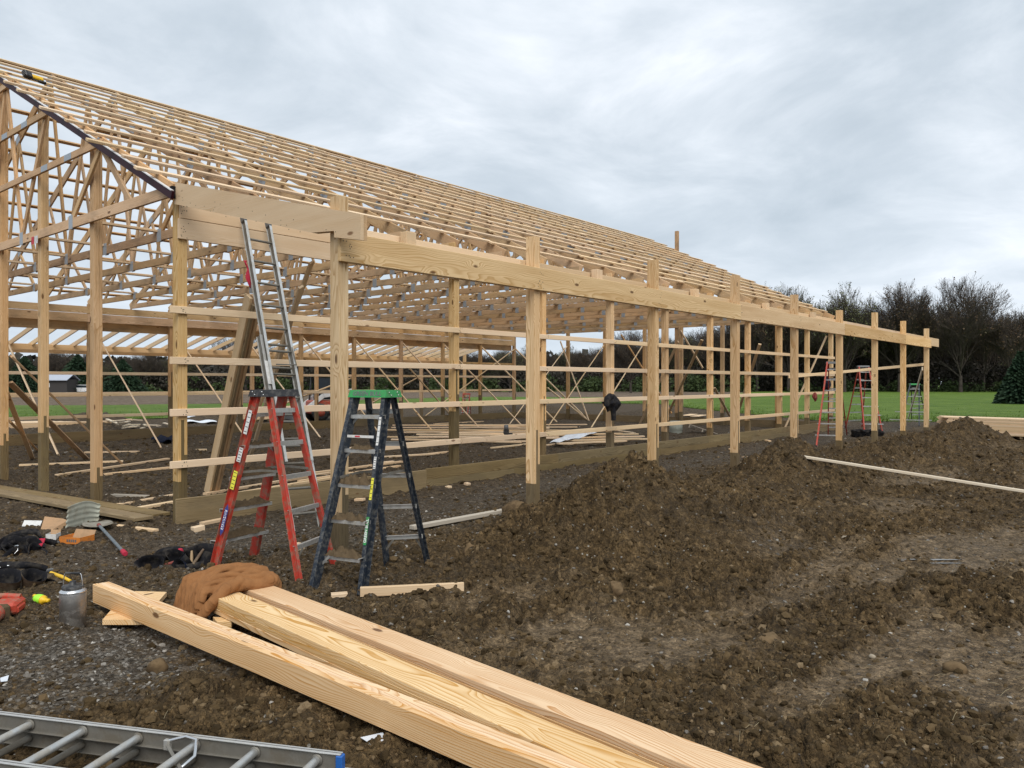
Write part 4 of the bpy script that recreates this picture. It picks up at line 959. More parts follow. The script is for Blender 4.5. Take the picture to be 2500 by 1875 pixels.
# leaning bundle, leaning white board
g = GT(506, 1207); top = onY(607, 722, YM + .33); t = empty('leaning_planks', g, 0, 'thick bundle of planks leaning inside the wall behind the extension ladder', 'planks')
for k in range(4):
    off = Vector((.045 * k, .0, 0)); beam('plank', off + Vector((0, 0, .02)), Vector(top) - g + off + Vector((0, 0, -.1 * (k % 2))), .038, .15, (M_PALE, M_TREATG, M_NEW, M_BROWN)[k], t, up=(0, 1, 0))
g = GT(2216, 1026); tag(beam('leaning_board', g, onX(2252, 900, X0 + SPO * 8 - .06), .12, .038, M_WHITEBOARD, None, up=(-_c, -_s, .2)), 'white board leaning against the last porch post', 'board')
# sheets and far odds and ends
def sheet(pts, z, m, label, name, cat, amp=.02):
    P = [GT(x, y) for x, y in pts]; b = MB(); nn = 10; V = []
    for i in range(nn):
        for j in range(nn):
            u, v = i / (nn - 1), j / (nn - 1); p = (P[0] * (1 - u) + P[1] * u) * (1 - v) + (P[3] * (1 - u) + P[2] * u) * v
            V.append((p.x, p.y, p.z + z + amp * math.sin(u * 9 + v * 5) + amp * math.sin(v * 13)))
    o = link(name, np_mesh(name, V, grid_faces(nn, nn), [m])); md = o.modifiers.new('thickness', 'SOLIDIFY'); md.thickness = .006; tag(o, label, cat); return o
sheet([(1342, 1097), (1386, 1091), (1464, 1066), (1408, 1064)], .17, M_PLASTICW, 'white insulation sheet lying over the boards inside the barn', 'plastic_sheet', 'plastic sheet')
sheet([(455, 1036), (530, 1037), (515, 1019), (452, 1021)], .1, M_PLASTICW, 'crumpled white plastic beyond the far wall left of centre', 'plastic_sheet', 'plastic sheet', .035)
sheet([(368, 1084), (418, 1086), (420, 1076), (382, 1074)], .1, M_NAVYF, 'dark tarp crumpled inside by the far wall skirt', 'tarp', 'tarp', .05)
p = GT(880, 1012, 0); b = MB(); b.tube([(0, 0, .28), (1.0 * _s, -1.0 * _c, .28)], .16, M_PLASTICW, 14); tag(b.build('plastic_roll', None, atd(885, 934, 31) * Vector((1, 1, 0)) if False else (atd(885, 934, 31).x, atd(885, 934, 31).y, .35)), 'white plastic roll seen between the black ladder rails', 'plastic roll')
# concrete ring and pallet
p = GT(1650, 1058); b = MB(); b.lathe([(.0, .42), (.19, .42), (.215, .40), (.215, .30), (.222, .29), (.222, .12), (.215, .11), (.215, 0)], simple('pale_concrete', (.34, .36, .31), .8), 24); tag(b.build('concrete_ring', None, p), 'pale round concrete pipe end standing on the barn floor', 'concrete pipe')
p = GT(1720, 1058); t = empty('pallet', p, .5, 'weathered grey pallet tipped on the barn floor', 'pallet', rot=(math.radians(18), .12, .3))
for k in range(6): beam('slat', (-.5 + k * .19, -.5, .12), (-.5 + k * .19, .5, .12), .10, .018, M_GREYBOARD, t)
for k in range(3): beam('stringer', (-.55, -.45 + .45 * k, .055), (.55, -.45 + .45 * k, .055), .038, .09, M_GREYBOARD, t)
for k, (x, y) in enumerate(((1672, 1021), (1695, 1023))): board(x, y, x + 22, y - 4, .1, .4, .02, M_PALE, ('left' if k == 0 else 'right') + ' of two plywood scraps propped in the yard beyond the barn', 'plywood scrap', name='plywood_scrap')

# ------------------------------------------------------------------ TEXT
def text_mesh(s, size, m, ext=.0006, bold=0.0):
    c = bpy.data.curves.new('txt', 'FONT'); c.body = s; c.size = size; c.extrude = ext; c.align_x = 'CENTER'; c.align_y = 'CENTER'; c.offset = bold
    o = bpy.data.objects.new('txt', c); COL.objects.link(o); dg = bpy.context.evaluated_depsgraph_get()
    me = bpy.data.meshes.new_from_object(o.evaluated_get(dg)); bpy.data.objects.remove(o); me.materials.clear(); me.materials.append(m); return me
def place_on(o, p, x, y, parent):
    x = Vector(x).normalized(); y = Vector(y); y = (y - x * y.dot(x)).normalized(); M = Matrix((x, y, x.cross(y))).transposed().to_4x4(); M.translation = p
    o.parent = parent; o.matrix_local = M
def label_part(t, p, x, y, w_, h_, m, name='sticker', th=.001):
    b = MB(); b.box((0, 0, 0), (w_, h_, th), m); o = link(name, b.mesh(name)); place_on(o, p, x, y, t); return o
def text_part(t, p, x, y, s, size, m, name='lettering', bold=0.0):
    o = link(name, text_mesh(s, size, m, bold=bold)); place_on(o, p, x, y, t); return o

# ------------------------------------------------------------------ LADDERS
def channel(p0, p1, h, w_, side, m, name, t, up, th=.004):
    """C-section rail: web on the outer side, flanges turned inwards"""
    p0 = Vector(p0); p1 = Vector(p1); M = frame(p1 - p0, up); L = (p1 - p0).length; b = MB()
    b.box((0, side * (w_ / 2 - th / 2), 0), (L, th, h), m, ch=.0015)
    for s in (-1, 1): b.box((0, -side * th / 2, s * (h / 2 - th / 2)), (L, w_ - th, th), m, ch=.001)
    o = b.build(name, t, (p0 + p1) / 2, M.to_euler()); return o, M
def stepladder(FL, FR, RL, RR, H, mr, cap_m, label, nstep=5, muddy=False, near=True, group=None, bracem=M_ALU):
    FL, FR, RL, RR = [Vector(v) for v in (FL, FR, RL, RR)]
    fm = (FL + FR) / 2; rm = (RL + RR) / 2; c0 = (fm + rm) / 2; xa = (rm - fm); spread = xa.length; xa.normalize(); ya = Vector((-xa.y, xa.x, 0))
    if (FR - FL).dot(ya) < 0: pass
    t = empty('stepladder', (c0.x, c0.y, 0), math.atan2(xa.y, xa.x), label, 'stepladder', group)
    inv = Matrix.Rotation(-math.atan2(xa.y, xa.x), 3, 'Z'); L = lambda v: inv @ (v - Vector((c0.x, c0.y, 0)))
    f = [L(FL), L(FR)]; r = [L(RL), L(RR)]; f.sort(key=lambda v: v.y); r.sort(key=lambda v: v.y)
    cw = .16; xt = -.055; rails = []
    for i, s in ((0, -1), (1, 1)):
        top = Vector((xt, s * cw, H - .03)); o, M = channel(f[i], top, .096, .038, s, mr, 'front_rail', t, (1, 0, 0)); 
        # orientation of 'side': frame y axis points across
        rails.append((f[i], top))
        channel(r[i], Vector((.07, s * (cw - .03), H - .03)), .060, .030, s, mr, 'rear_rail', t, (1, 0, 0))
        for q, nm in ((f[i], 'foot'), (r[i], 'foot')):
            b = MB(); b.box((0, 0, .02), (.085 if nm and q is f[i] else .06, .036, .075), M_MUDCAKE if muddy else M_BLACK, ch=.006); b.build('foot', t, q + Vector((.003, 0, 0)))
    for k in range(1, nstep + 1):
        z = k * H / (nstep + .75); u = z / (H - .03); a = rails[0][0].lerp(rails[0][1], u); c = rails[1][0].lerp(rails[1][1], u)
        b = MB(); ln = (c - a).length - .012; b.box((0, 0, 0), (.082, ln, .004), M_ALU, ch=.001)
        for s in (-1, 1): b.box((s * .039, 0, -.014), (.004, ln, .030), M_ALU, ch=.001)
        b.build('step', t, (a + c) / 2)
        if near:
            b = MB()
            for (q, s) in ((a, 1), (c, -1)): b.bar(q + Vector((.0, s * .01, -.075)), q + Vector((0, s * .085, -.006)), .02, .004, bracem, up=(1, 0, 0))
            if k in (1, 5, 4): b.build('step_brace', t)
        if muddy and k < nstep + 1 and not (k == nstep):
            mb_mud(t, (a + c) / 2 + Vector((0, 0, .014)), .10, ln * (.92 if k != 4 else .6), .055 if k != 4 else .03, k)
        a2 = r[0].lerp(Vector((.07, -(cw - .03), H)), u); c2 = r[1].lerp(Vector((.07, cw - .03, H)), u)
        b = MB(); b.bar(a2 + Vector((.012, 0, 0)), c2 + Vector((.012, 0, 0)), .003, .038, M_ALU); b.bar(a2 + Vector((.0, 0, .019)), c2 + Vector((.0, 0, .019)), .024, .003, M_ALU); b.build('rear_brace', t)
        if near and k == 1:
            b = MB()
            for (q, s) in ((a2, 1), (c2, -1)): b.bar(q + Vector((.012, 0, -.12)), q + Vector((.012, s * .09, -.01)), .003, .02, M_ALUD)
            b.build('rear_strut', t)
    for i in (0, 1):   # spreader bars
        u = .56; p0 = rails[i][0].lerp(rails[i][1], u); q = r[i].lerp(Vector((.07, (-1, 1)[i] * (cw - .03), H)), u); mid = (p0 + q) / 2 + Vector((0, 0, .015))
        b = MB(); s = (1, -1)[i] * .022; b.bar(p0 + Vector((0, s, 0)), mid + Vector((0, s, 0)), .003, .022, M_ALUD); b.bar(mid + Vector((0, s + .003, 0)), q + Vector((0, s + .003, 0)), .003, .022, M_ALUD); b.build('spreader', t)
    # moulded cap with a skirt
    b = MB(); hw = cw + .035
    prof = [(-.125, -.062), (-.105, 0), (.105, 0), (.125, -.062)]
    M4 = Matrix(((1, 0, 0), (0, 0, -1), (0, 1, 0)))
    n0 = len(prof); vs = [(x, -hw, z) for x, z in prof] + [(x, hw, z) for x, z in prof]
    vs = [(x, y * (1 if z < -.01 else .965), z) for x, y, z in vs]
    b.add(vs, [tuple(range(n0)), tuple(range(n0, 2 * n0))[::-1]] + [(i, i + 1, n0 + i + 1, n0 + i)[::-1] for i in range(n0 - 1)] + [(3, 0, n0, n0 + 3)[::-1]], cap_m)
    cap = b.build('cap', t, (.0, 0, H))
    b = MB()
    for s in (-1, 1):
        for (x, z) in ((-.07, -.02), (-.04, -.045), (.05, -.02), (.07, -.045)): b.lathe([(0, .003), (.006, .002), (.007, 0)], M_BRIGHT, 8, (x, s * (hw + .001), H + z), Matrix.Rotation(-s * math.pi / 2, 3, 'X'))
    b.build('rivets', t)
    return t, rails, hw
def mb_mud(t, c, dx, dy, h, seed, name='mud_cake'):
    nn, mm = 9, 26; V = []
    for i in range(nn):
        for j in range(mm):
            u = i / (nn - 1) * 2 - 1; v = j / (mm - 1) * 2 - 1; e = max(0, 1 - u ** 4) * max(0, 1 - v ** 6)
            k = float(fbm(np.array([v * 4.5 + seed * 7.7]), np.array([u * 2.2 + seed]), 4, 3)[0])
            V.append((u * dx / 2 * (1 + .5 * k), v * dy / 2, -.012 + e * h * (.75 + 1.6 * k)))
    b = MB(); b.v = V; b.f = [tuple(f) for f in grid_faces(nn, mm)]; b.mats = [M_MUDCAKE]; b.mi = [0] * len(b.f); b.sm = [True] * len(b.f)
    return b.build(name, t, c)
def rail_frame(t, rails, i, u, out):
    """point and axes on the outer face of a front rail"""
    p = rails[i][0].lerp(rails[i][1], u); ax = (rails[i][1] - rails[i][0]).normalized(); s = (-1, 1)[i]
    return p + Vector((0, s * (.0192 + out), 0)), ax, s
# red ladder (steps face left)
FL, FR, RL, RR = GT(520, 1400), GT(619, 1360), GT(732, 1430), GT(816, 1385)
red, rails, hw = stepladder(FL, FR, RL, RR, 1.655, M_RED, M_BLACK, 'red fibreglass stepladder with black cap, muddy steps, beside the first porch post', 5, True)
side = 0 if (red.matrix_basis @ rails[0][0].to_4d()).to_3d().length < (red.matrix_basis @ rails[1][0].to_4d()).to_3d().length else 1
for (u, ln, wd, m) in ((.84, .22, .045, M_PAPER), (.66, .13, .05, M_PAPER), (.52, .17, .05, M_YLAB)):
    p, ax, s = rail_frame(red, rails, side, u, .001); yy = Vector((1, 0, 0)) * -s
    label_part(red, p, ax, yy, ln, wd, m)
    b = MB()
    for k in range(5): b.box((-ln * .4 + k * ln * .2, 0, 0), (.006, wd * .72, .0006), M_INK)
    o = link('print', b.mesh('print')); place_on(o, p + Vector((0, s * .0009, 0)), ax, yy, red)
p, ax, s = rail_frame(red, rails, side, .30, .001)
b = MB(); b.prism([(-.15, 0), (-.10, .022), (.10, .022), (.15, 0), (.10, -.022), (-.10, -.022)], .001, M_NINK); o = link('sticker', b.mesh('sticker')); place_on(o, p, ax * 1, Vector((-s, 0, 0)), red)
p2, _, _ = rail_frame(red, rails, side, .30, .0022); label_part(red, p2, ax, Vector((-s, 0, 0)), .18, .030, M_WHITE)
p3, _, _ = rail_frame(red, rails, side, .30, .0032); text_part(red, p3, ax, Vector((-s, 0, 0)), 'WERNER', .042, M_NINK, bold=.001)
# black ladder with green cap (steps face the camera)
FL, FR, RL, RR = GT(764, 1445), GT(884, 1453), GT(946, 1389), GT(1045, 1381)
grn, rails, hw = stepladder(FL, FR, RL, RR, 1.655, M_NAVY, M_GREEN, 'black stepladder with green cap and mud-caked steps, in front of the first porch post', 5, True)
wpos = lambda v: (grn.matrix_basis @ Vector(v).to_4d()).to_3d()
rt_ = 0 if (wpos(rails[0][0]) - FR).length < (wpos(rails[1][0]) - FR).length else 1
sgn = -1 if rt_ == 1 else 1
text_part(grn, Vector((-.1175, .0, 1.655 - .031)) + Vector((0, 0.05 * -sgn * 0, 0)), (0, -1 if True else 1, 0), (.31, 0, 1), 'GREEN BULL', .052, M_DARKG, bold=.0012)
def front_of(i, u, out=.051):
    p = rails[i][0].lerp(rails[i][1], u); ax = (rails[i][1] - rails[i][0]).normalized(); nrm = ax.cross(Vector((0, 1, 0))); nrm = nrm if nrm.x < 0 else -nrm
    return p + nrm * out, ax, nrm
for (u, ln, m) in ((.80, .24, M_PAPER), (.64, .10, M_PAPER), (.51, .18, M_YLAB)):
    p, ax, nrm = front_of(rt_, u); label_part(grn, p, ax, nrm.cross(ax), ln, .024, m)
    b = MB()
    for k in range(5): b.box((-ln * .4 + k * ln * .2, 0, 0), (.005, .018, .0006), M_INK)
    o = link('print', b.mesh('print')); place_on(o, p + nrm * .001, ax, nrm.cross(ax), grn)
p, ax, nrm = front_of(rt_, .305); label_part(grn, p, ax, nrm.cross(ax), .225, .028, M_GREEN); text_part(grn, p + nrm * .0016, ax, nrm.cross(ax), 'GREEN BULL', .034, M_WINK, bold=.0008)
p, ax, nrm = front_of(0, .775, .051); q, _, _ = front_of(1, .775, .051); label_part(grn, (p + q) / 2 + Vector((-.002, 0, -.012)), (0, 1, 0), (0, 0, 1), .27, .022, M_PAPER); label_part(grn, (p + q) / 2 + Vector((-.0035, .03, -.012)), (0, 1, 0), (0, 0, 1), .05, .012, M_RINK)
# distant ladders
stepladder(GT(1993, 1092), GT(2050, 1090), GT(2022, 1066), GT(2068, 1064), 2.33, M_RED, M_DARKG, 'tall red stepladder left of the sixth porch post', 7, False, False)
stepladder(GT(2110, 1057), GT(2154, 1056), GT(2064, 1047), GT(2104, 1044), 2.33, M_RED, M_DARKG, 'tall red stepladder between the sixth and seventh porch posts', 7, False, False)
stepladder(GT(2196, 1048), GT(2244, 1042), GT(2226, 1028), GT(2262, 1026), 1.68, M_NAVY, M_GREEN, 'distant black stepladder with green cap by the last porch posts', 5, False, False)
# small red stepladder far inside
stepladder(GT(1128, 1023), GT(1140, 1024), GT(1138, 1017), GT(1150, 1018), 1.2, M_RED, M_RED, 'small red stepladder far away beyond the far wall of the barn', 3, False, False)
# extension ladder leaning on the header
def ext_ladder(foot, top, width, label):
    foot = Vector(foot); top = Vector(top); d_ = top - foot; L = d_.length; t = empty('extension_ladder', foot, 0, label, 'extension ladder')
    yd = Vector((1, 0, 0)); yd = (yd - d_ * yd.dot(d_) / d_.length_squared).normalized(); nn = yd.cross(d_.normalized()); 
    if nn.y > 0: nn = -nn
    for sec, (l0, l1, wd, off) in enumerate(((0, .60 * L, width, 0.0), (.20 * L, L, width - .055, .045))):
        u = d_.normalized(); o3 = nn * off * -1 + (nn * .03 if sec == 0 else Vector()); rl = []
        for s in (-1, 1):
            a = u * l0 + yd * s * wd / 2 - nn * 0 + nn * off * 1; c = u * l1 + yd * s * wd / 2 + nn * off
            b = MB(); M = frame(c - a, nn); ln = (c - a).length
            b.box((0, 0, 0), (ln, .004, .082), M_ALUD); 
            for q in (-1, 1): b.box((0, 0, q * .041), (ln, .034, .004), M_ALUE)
            b.build('side_rail', t, (a + c) / 2, M.to_euler())
            if sec == 0: bb = MB(); bb.box((0, 0, 0), (.06, .035, .1), M_MUDCAKE, ch=.004); bb.build('foot', t, a)
            if sec == 1: bb = MB(); bb.box((0, 0, 0), (.09, .05, .10), M_DARKG, ch=.012); bb.build('end_cap', t, c - u * .03, M.to_euler())
        k = .2
        while l0 + k < l1 - .05:
            a = u * (l0 + k) - yd * wd / 2 + nn * off; c = u * (l0 + k) + yd * wd / 2 + nn * off
            b = MB(); b.tube([a, c], .0155, M_ALUD, 10); b.build('rung', t); k += .305
    b = MB(); p = u * (L * .44) - yd * (width / 2 + .0) + nn * .06; b.bar(p, p + u * .3, .05, .002, M_PAPER, up=nn); b.build('sticker', t)
    b = MB(); b.tube([u * L * .5 - yd * .1 + nn * .1, u * L * .5 + yd * .17 + nn * .12, u * L * .56 + yd * .17 + nn * .09], .009, M_ALUD, 8); b.build('rung_lock', t)
    return t, u, yd, nn, L
g0 = GT(750, 1294); tp = onY(620, 540, YM - .10)
EL, eu, ey, en, eL = ext_ladder(g0, tp, .41, 'dirty aluminium extension ladder leaning against the header between corner and porch posts')
b = MB(); V = []
for i in range(14):
    for j in range(4): u_ = i / 13; V.append(tuple(eu * (eL * (.855 - .095 * u_)) - ey * (.185 + .013 * j + .02 * math.sin(u_ * 7 + j) ) - en * (.02 + .015 * math.sin(u_ * 9 + j))))
o = link('red_rag', np_mesh('red_rag', V, grid_faces(14, 4), [M_REDF])); o.location = g0; o.modifiers.new('t', 'SOLIDIFY').thickness = .006; tag(o, 'red rag hanging behind the left rail of the extension ladder', 'rag')
# ladder lying in the foreground
A = G(0, 1739, .165); B = G(834, 1839, .165); dd = (B - A).normalized(); nn_ = Vector((dd.y, -dd.x, 0)); A = A - dd * 1.6
if nn_.dot(Vector((_c, _s, 0))) > 0: nn_ = -nn_
t = empty('extension_ladder', (A + B) / 2 * Vector((1, 1, 0)) if False else ((A.x + B.x) / 2, (A.y + B.y) / 2, 0), math.atan2(dd.y, dd.x), 'aluminium extension ladder lying flat on the mud in the bottom left corner', 'extension ladder')
Lf = (B - A).length; wdt = .385
def ibeam(b, x0, x1, y, z0, z1, fl, m, me_):
    cx = (x0 + x1) / 2; b.box((cx, y, (z0 + z1) / 2), (x1 - x0, .004, z1 - z0), m)
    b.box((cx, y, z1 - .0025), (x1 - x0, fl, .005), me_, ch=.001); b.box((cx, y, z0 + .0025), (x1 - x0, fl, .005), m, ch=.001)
sgy = 1 if Vector((-dd.y, dd.x, 0)).dot(nn_) > 0 else -1
for (y, nm) in ((0, 0), (wdt, 1)):
    b = MB(); ibeam(b, -Lf / 2, Lf / 2, sgy * y, .092, .165, .028, M_ALUD, M_ALUE); b.build('side_rail', t)
    b = MB(); ibeam(b, -Lf / 2, Lf / 2 + .5, sgy * (y + (.03 if nm else -.03) * 1.0), .012, .085, .028, M_ALUD, M_ALUE); b.build('base_rail', t)
    b = MB(); b.box((Lf / 2 - .006, sgy * y, .125), (.03, .035, .068), M_BLUE, ch=.004); b.build('end_cap', t)
k = Lf / 2 - .11; i = 0
while k > -Lf / 2:
    b = MB(); b.tube([(k, 0, .128), (k, sgy * wdt, .128)], .0175, M_ALU, 14); b.lathe([(.018, 0), (.026, .001), (.026, .006), (.018, .008)], M_ALUD, 12, (k, sgy * .003, .128), Matrix.Rotation(-sgy * math.pi / 2, 3, 'X')); b.build('rung', t)
    b = MB(); b.tube([(k - .03, -sgy * .02, .05), (k - .03, sgy * (wdt + .02), .05)], .0165, M_ALUD, 12); b.build('base_rung', t); k -= .292; i += 1
kx = Lf / 2 - .11 - .292 * 2 - .0; b = MB()
b.tube([(kx - .11, sgy * .045, .15), (kx - .02, sgy * .04, .178), (kx + .035, sgy * .045, .172), (kx + .085, sgy * .13, .145), (kx + .06, sgy * .18, .12)], .0075, M_BRIGHT, 6)
b.box((kx - .11, sgy * .045, .135), (.03, .02, .045), M_ALU, ch=.002); b.bar((kx - .1, sgy * .06, .14), (kx + .04, sgy * .16, .10), .014, .004, M_ALUD); b.build('rung_lock', t)

# ------------------------------------------------------------------ JACKET over the timber ends
pr = Vector((-TD.y, TD.x, 0)); pr = pr if pr.dot(Vector((_c, _s, 0))) > 0 else -pr
jo = TA - Vector((0, 0, TA.z)) - pr * .092
def sm(x, a, b): t_ = min(max((x - a) / (b - a), 0), 1); return t_ * t_ * (3 - 2 * t_)
jb = MB(); rj = random.Random(12)
def jpath(b0, b1, r, lift, a0=-.13, a1=.53, sway=.03, ph=0.0, n_=26, flat=1.0):
    """one roll of cloth laid over the timbers, from the near side across to the far side"""
    pts = []; rs = []
    for i in range(n_):
        u = i / (n_ - 1); a_ = a0 + (a1 - a0) * u; bb_ = b0 + (b1 - b0) * u + sway * math.sin(u * 5 + ph)
        top = .192 * sm(a_, -.135, -.035) * (1 - sm(a_, .44, .56)) + .012
        z_ = top + r * .55 + lift * math.sin(min(max(u, 0), 1) * math.pi) ** .7 + .012 * math.sin(u * 13 + ph * 2)
        pts.append(jo + pr * a_ + TD * bb_ + Vector((0, 0, z_))); rs.append(r * (.55 + .6 * math.sin(min(1, u * 1.15) * math.pi * .5 + .25)) * (1 + .16 * math.sin(u * 11 + ph)) * (.6 + .4 * min(1, (1 - u) * 8)))
    jb.tube(pts, rs, M_JACKET, 14)
for k in range(9): jpath(-.19 + k * .044, -.10 + k * .029, .044, .028 + .038 * math.sin(k * .62 + .4), ph=k * 1.3, a0=-.15 + .012 * abs(k - 2))
for k, (b0, b1, r_0, lf, p_) in enumerate(((-.18, -.02, .026, .075, .3), (-.13, .06, .022, .095, 1.4), (-.05, .12, .027, .095, 2.2), (.03, .15, .024, .078, 4.0), (.09, .10, .021, .07, 6.1), (-.09, .0, .018, .112, 5.2), (.0, .05, .018, .112, .9))): jpath(b0, b1, r_0, lf, a0=-.12 + .02 * (k % 3), a1=.53 - .03 * (k % 4), ph=p_, sway=.02)
for k in range(5): jpath(-.10 + k * .05, -.06 + k * .045, .05, -.01, a0=-.12, a1=.50, ph=k, sway=.0)
jb.tube([jo + pr * -.10 + TD * .16 + Vector((0, 0, .05)), jo + pr * -.02 + TD * .20 + Vector((0, 0, .16)), jo + pr * .08 + TD * .19 + Vector((0, 0, .235)), jo + pr * .22 + TD * .15 + Vector((0, 0, .26))], [.030, .044, .046, .04], M_JACKET, 14)
cj = [jo.x + pr.x * .2, jo.y + pr.y * .2, 0]; jb.v = [(v[0] - cj[0], v[1] - cj[1], v[2]) for v in jb.v]
jm = jb.mesh('jacket'); jt = bpy.data.objects.new('jtmp', jm); COL.objects.link(jt)
md = jt.modifiers.new('r', 'REMESH'); md.mode = 'VOXEL'; md.voxel_size = .0044; md.use_smooth_shade = True
md = jt.modifiers.new('s', 'SMOOTH'); md.iterations = 3; md.factor = .6
dg = bpy.context.evaluated_depsgraph_get(); jm2 = bpy.data.meshes.new_from_object(jt.evaluated_get(dg)); bpy.data.objects.remove(jt)
nvj = len(jm2.vertices); co = np.empty(nvj * 3, np.float32); jm2.vertices.foreach_get('co', co); co = co.reshape(-1, 3); no = np.empty(nvj * 3, np.float32); jm2.vertices.foreach_get('normal', no); no = no.reshape(-1, 3)
al = co[:, 0] * pr.x + co[:, 1] * pr.y; ac = co[:, 0] * TD.x + co[:, 1] * TD.y + co[:, 2] * .5
wr = .014 * (np.abs(fbm(al * 8, ac * 26, 3, 44)) ** .8 - .25) + .004 * fbm(al * 40, ac * 40, 2, 45)
co = co + no * wr[:, None]; jm2.vertices.foreach_set('co', co.ravel()); jm2.update()
jm2.materials.clear(); jm2.materials.append(M_JACKET)
o = link('jacket', jm2); o.location = cj
tag(o, 'rumpled brown canvas jacket thrown over the ends of the timbers', 'jacket')
# ------------------------------------------------------------------ SMALL THINGS on the left
# steel jug
p = GT(178, 1531); t = empty('steel_jug', p, .3, 'dented steel insulated jug with black lid and wire carry handle', 'jug')
b = MB(); b.lathe([(0, 0), (.078, 0), (.084, .006), (.085, .235), (.082, .248)], M_STEEL, 36); b.build('body', t)
b = MB(); b.lathe([(.082, .248), (.087, .250), (.087, .258), (.070, .272), (.066, .274)], M_BRIGHT, 36); b.build('collar', t)
b = MB(); b.lathe([(.070, .272), (.071, .292), (.064, .298), (.022, .300), (.022, .322), (.019, .326), (0, .326)], M_BLACK, 30); b.build('lid', t)
b = MB(); b.tube([(-.068, 0, .272), (-.066, 0, .325), (-.058, 0, .372), (-.05, 0, .380)], .0035, M_BRIGHT, 8); b.tube([(.068, 0, .272), (.066, 0, .325), (.058, 0, .372), (.05, 0, .380)], .0035, M_BRIGHT, 8); b.build('wire_handle', t)
b = MB(); b.tube([(-.052, 0, .380), (.052, 0, .380)], .009, M_BLACK, 10); b.build('grip', t); t.rotation_euler = (0, 0, PSI - math.radians(90))
VR = PSI - math.radians(90)
# shovel
p0 = GT(240, 1300); p1 = GT(306, 1371); p0 = p0 + Vector((0, 0, .035)); t = empty('shovel', p0, 0, 'muddy shovel with grey handle and red grip lying by the boxes', 'shovel'); dv = (p1 - p0); ang = math.atan2(dv.y, dv.x); t.rotation_euler = (0, 0, ang)
b = MB(); V = []; 
for i in range(9):
    for j in range(9):
        x = -.25 + .28 * i / 8; y = (j / 8 - .5) * .29 * (.62 + .45 * math.sin(min(1, (i + 1) / 6) * 1.57)) ; V.append((x, y, .035 + 1.1 * y * y + .015 * (1 - i / 8)))
o = link('blade', np_mesh('blade', V, grid_faces(9, 9), [M_TAN if False else simple('muddy_blade', (.30, .28, .23), .75, .1, 20, .3, MUDC, .5, 8)]), t); o.modifiers.new('t', 'SOLIDIFY').thickness = .003
Ls = dv.length
b = MB(); b.tube([(-.05, 0, .045), (.04, 0, .06), (.12, 0, .055)], [.012, .02, .019], M_RUSTLEATHER, 10); b.build('socket', t)
b = MB(); b.tube([(.10, 0, .055), (Ls - .16, 0, .035)], .0165, M_WOODH, 12); b.build('handle', t)
b = MB(); b.tube([(Ls - .17, 0, .035), (Ls - .14, 0, .034), (Ls - .01, 0, .032), (Ls, 0, .032)], [.018, .024, .026, .02], M_REDF, 12); b.build('grip', t)
# boxes
def carton(px, py, sx, sy, sz, rz, m, inner, label, open_=True, name='cardboard_box', rot=None, printm=None):
    p = GT(px, py) + Vector((0, 0, .02)); t = empty(name, p, 0, label, 'box', rot=rot or (0, 0, VR + rz)); th = .004
    b = MB(); b.box((0, 0, th / 2 + .005), (sx, sy, th), inner); 
    for s in (-1, 1): b.box((s * sx / 2, 0, sz / 2), (th, sy, sz), m); b.box((0, s * sy / 2, sz / 2), (sx, th, sz), m)
    b.build('tray', t)
    b = MB()
    if open_: b.bar((-sx / 2, sy / 2, sz), (-sx / 2 + sx, sy / 2, sz), .003, sy * .5, inner, up=(0, .5, .8)); b.build('flap', t)
    else: b.box((0, 0, sz), (sx, sy, th), m); b.build('lid', t)
    if printm:
        b = MB()
        for k in range(5): b.box((-sx * .1 + k * sx * .1, -sy / 2 - .003, sz * .5), (sx * .07, .001, sz * .4), printm)
        b.build('print', t)
    return t
carton(188, 1328, .26, .20, .07, -.25, M_ORANGE, M_CARD, 'open orange and brown cardboard tray beside the shovel blade', printm=M_DARKG)
carton(130, 1322, .10, .12, .07, .15, M_PAPER, M_CARD, 'small white carton left of the orange tray', name='carton')
carton(78, 1290, .18, .13, .045, .35, M_PAPER, M_CARD, 'white carton lying tilted behind the tool belts', False, 'carton', rot=(.35, .1, VR + .4))
p = GT(128, 1292); t = empty('cardboard_piece', p, 0, 'torn brown cardboard piece propped against the tin sheet', 'cardboard', rot=(.0, 0, VR))
b = MB(); b.add([(-.15, .10, .13), (.06, .12, .10), (.15, .05, .09), (.06, -.10, .01), (-.07, -.12, .0)], [(0, 1, 2, 3, 4)], M_CARD); b.add([(.06, -.10, .01), (.15, .05, .09), (.17, .03, .0), (.09, -.12, 0)], [(0, 1, 2, 3)], M_CARD); o = b.build('flap', t); o.modifiers.new('t', 'SOLIDIFY').thickness = .004
# tin sheet
pA = GT(160, 1297); pB = GT(240, 1279); dv = pB - pA; t_ = []
for i in range(26):
    for j in range(34):
        u = i / 25; v = j / 33; q = pA.lerp(pB, u) + Vector((_c, _s, 0)) * (.13 * math.sin(u * 3.14) + .05 * v + .011 * math.sin(v * 30)); t_.append((q.x, q.y, .0 + v * (.27 + .03 * math.sin(u * 5)) + pA.z))
cc = Vector(pA.lerp(pB, .5)); o = link('tin_sheet', np_mesh('tin_sheet', [tuple(Vector(v) - cc) for v in t_], grid_faces(26, 34), [M_TIN])); o.location = cc; o.modifiers.new('t', 'SOLIDIFY').thickness = .004; tag(o, 'bent ribbed grey tin sheet standing on the mud by the planks', 'tin sheet')
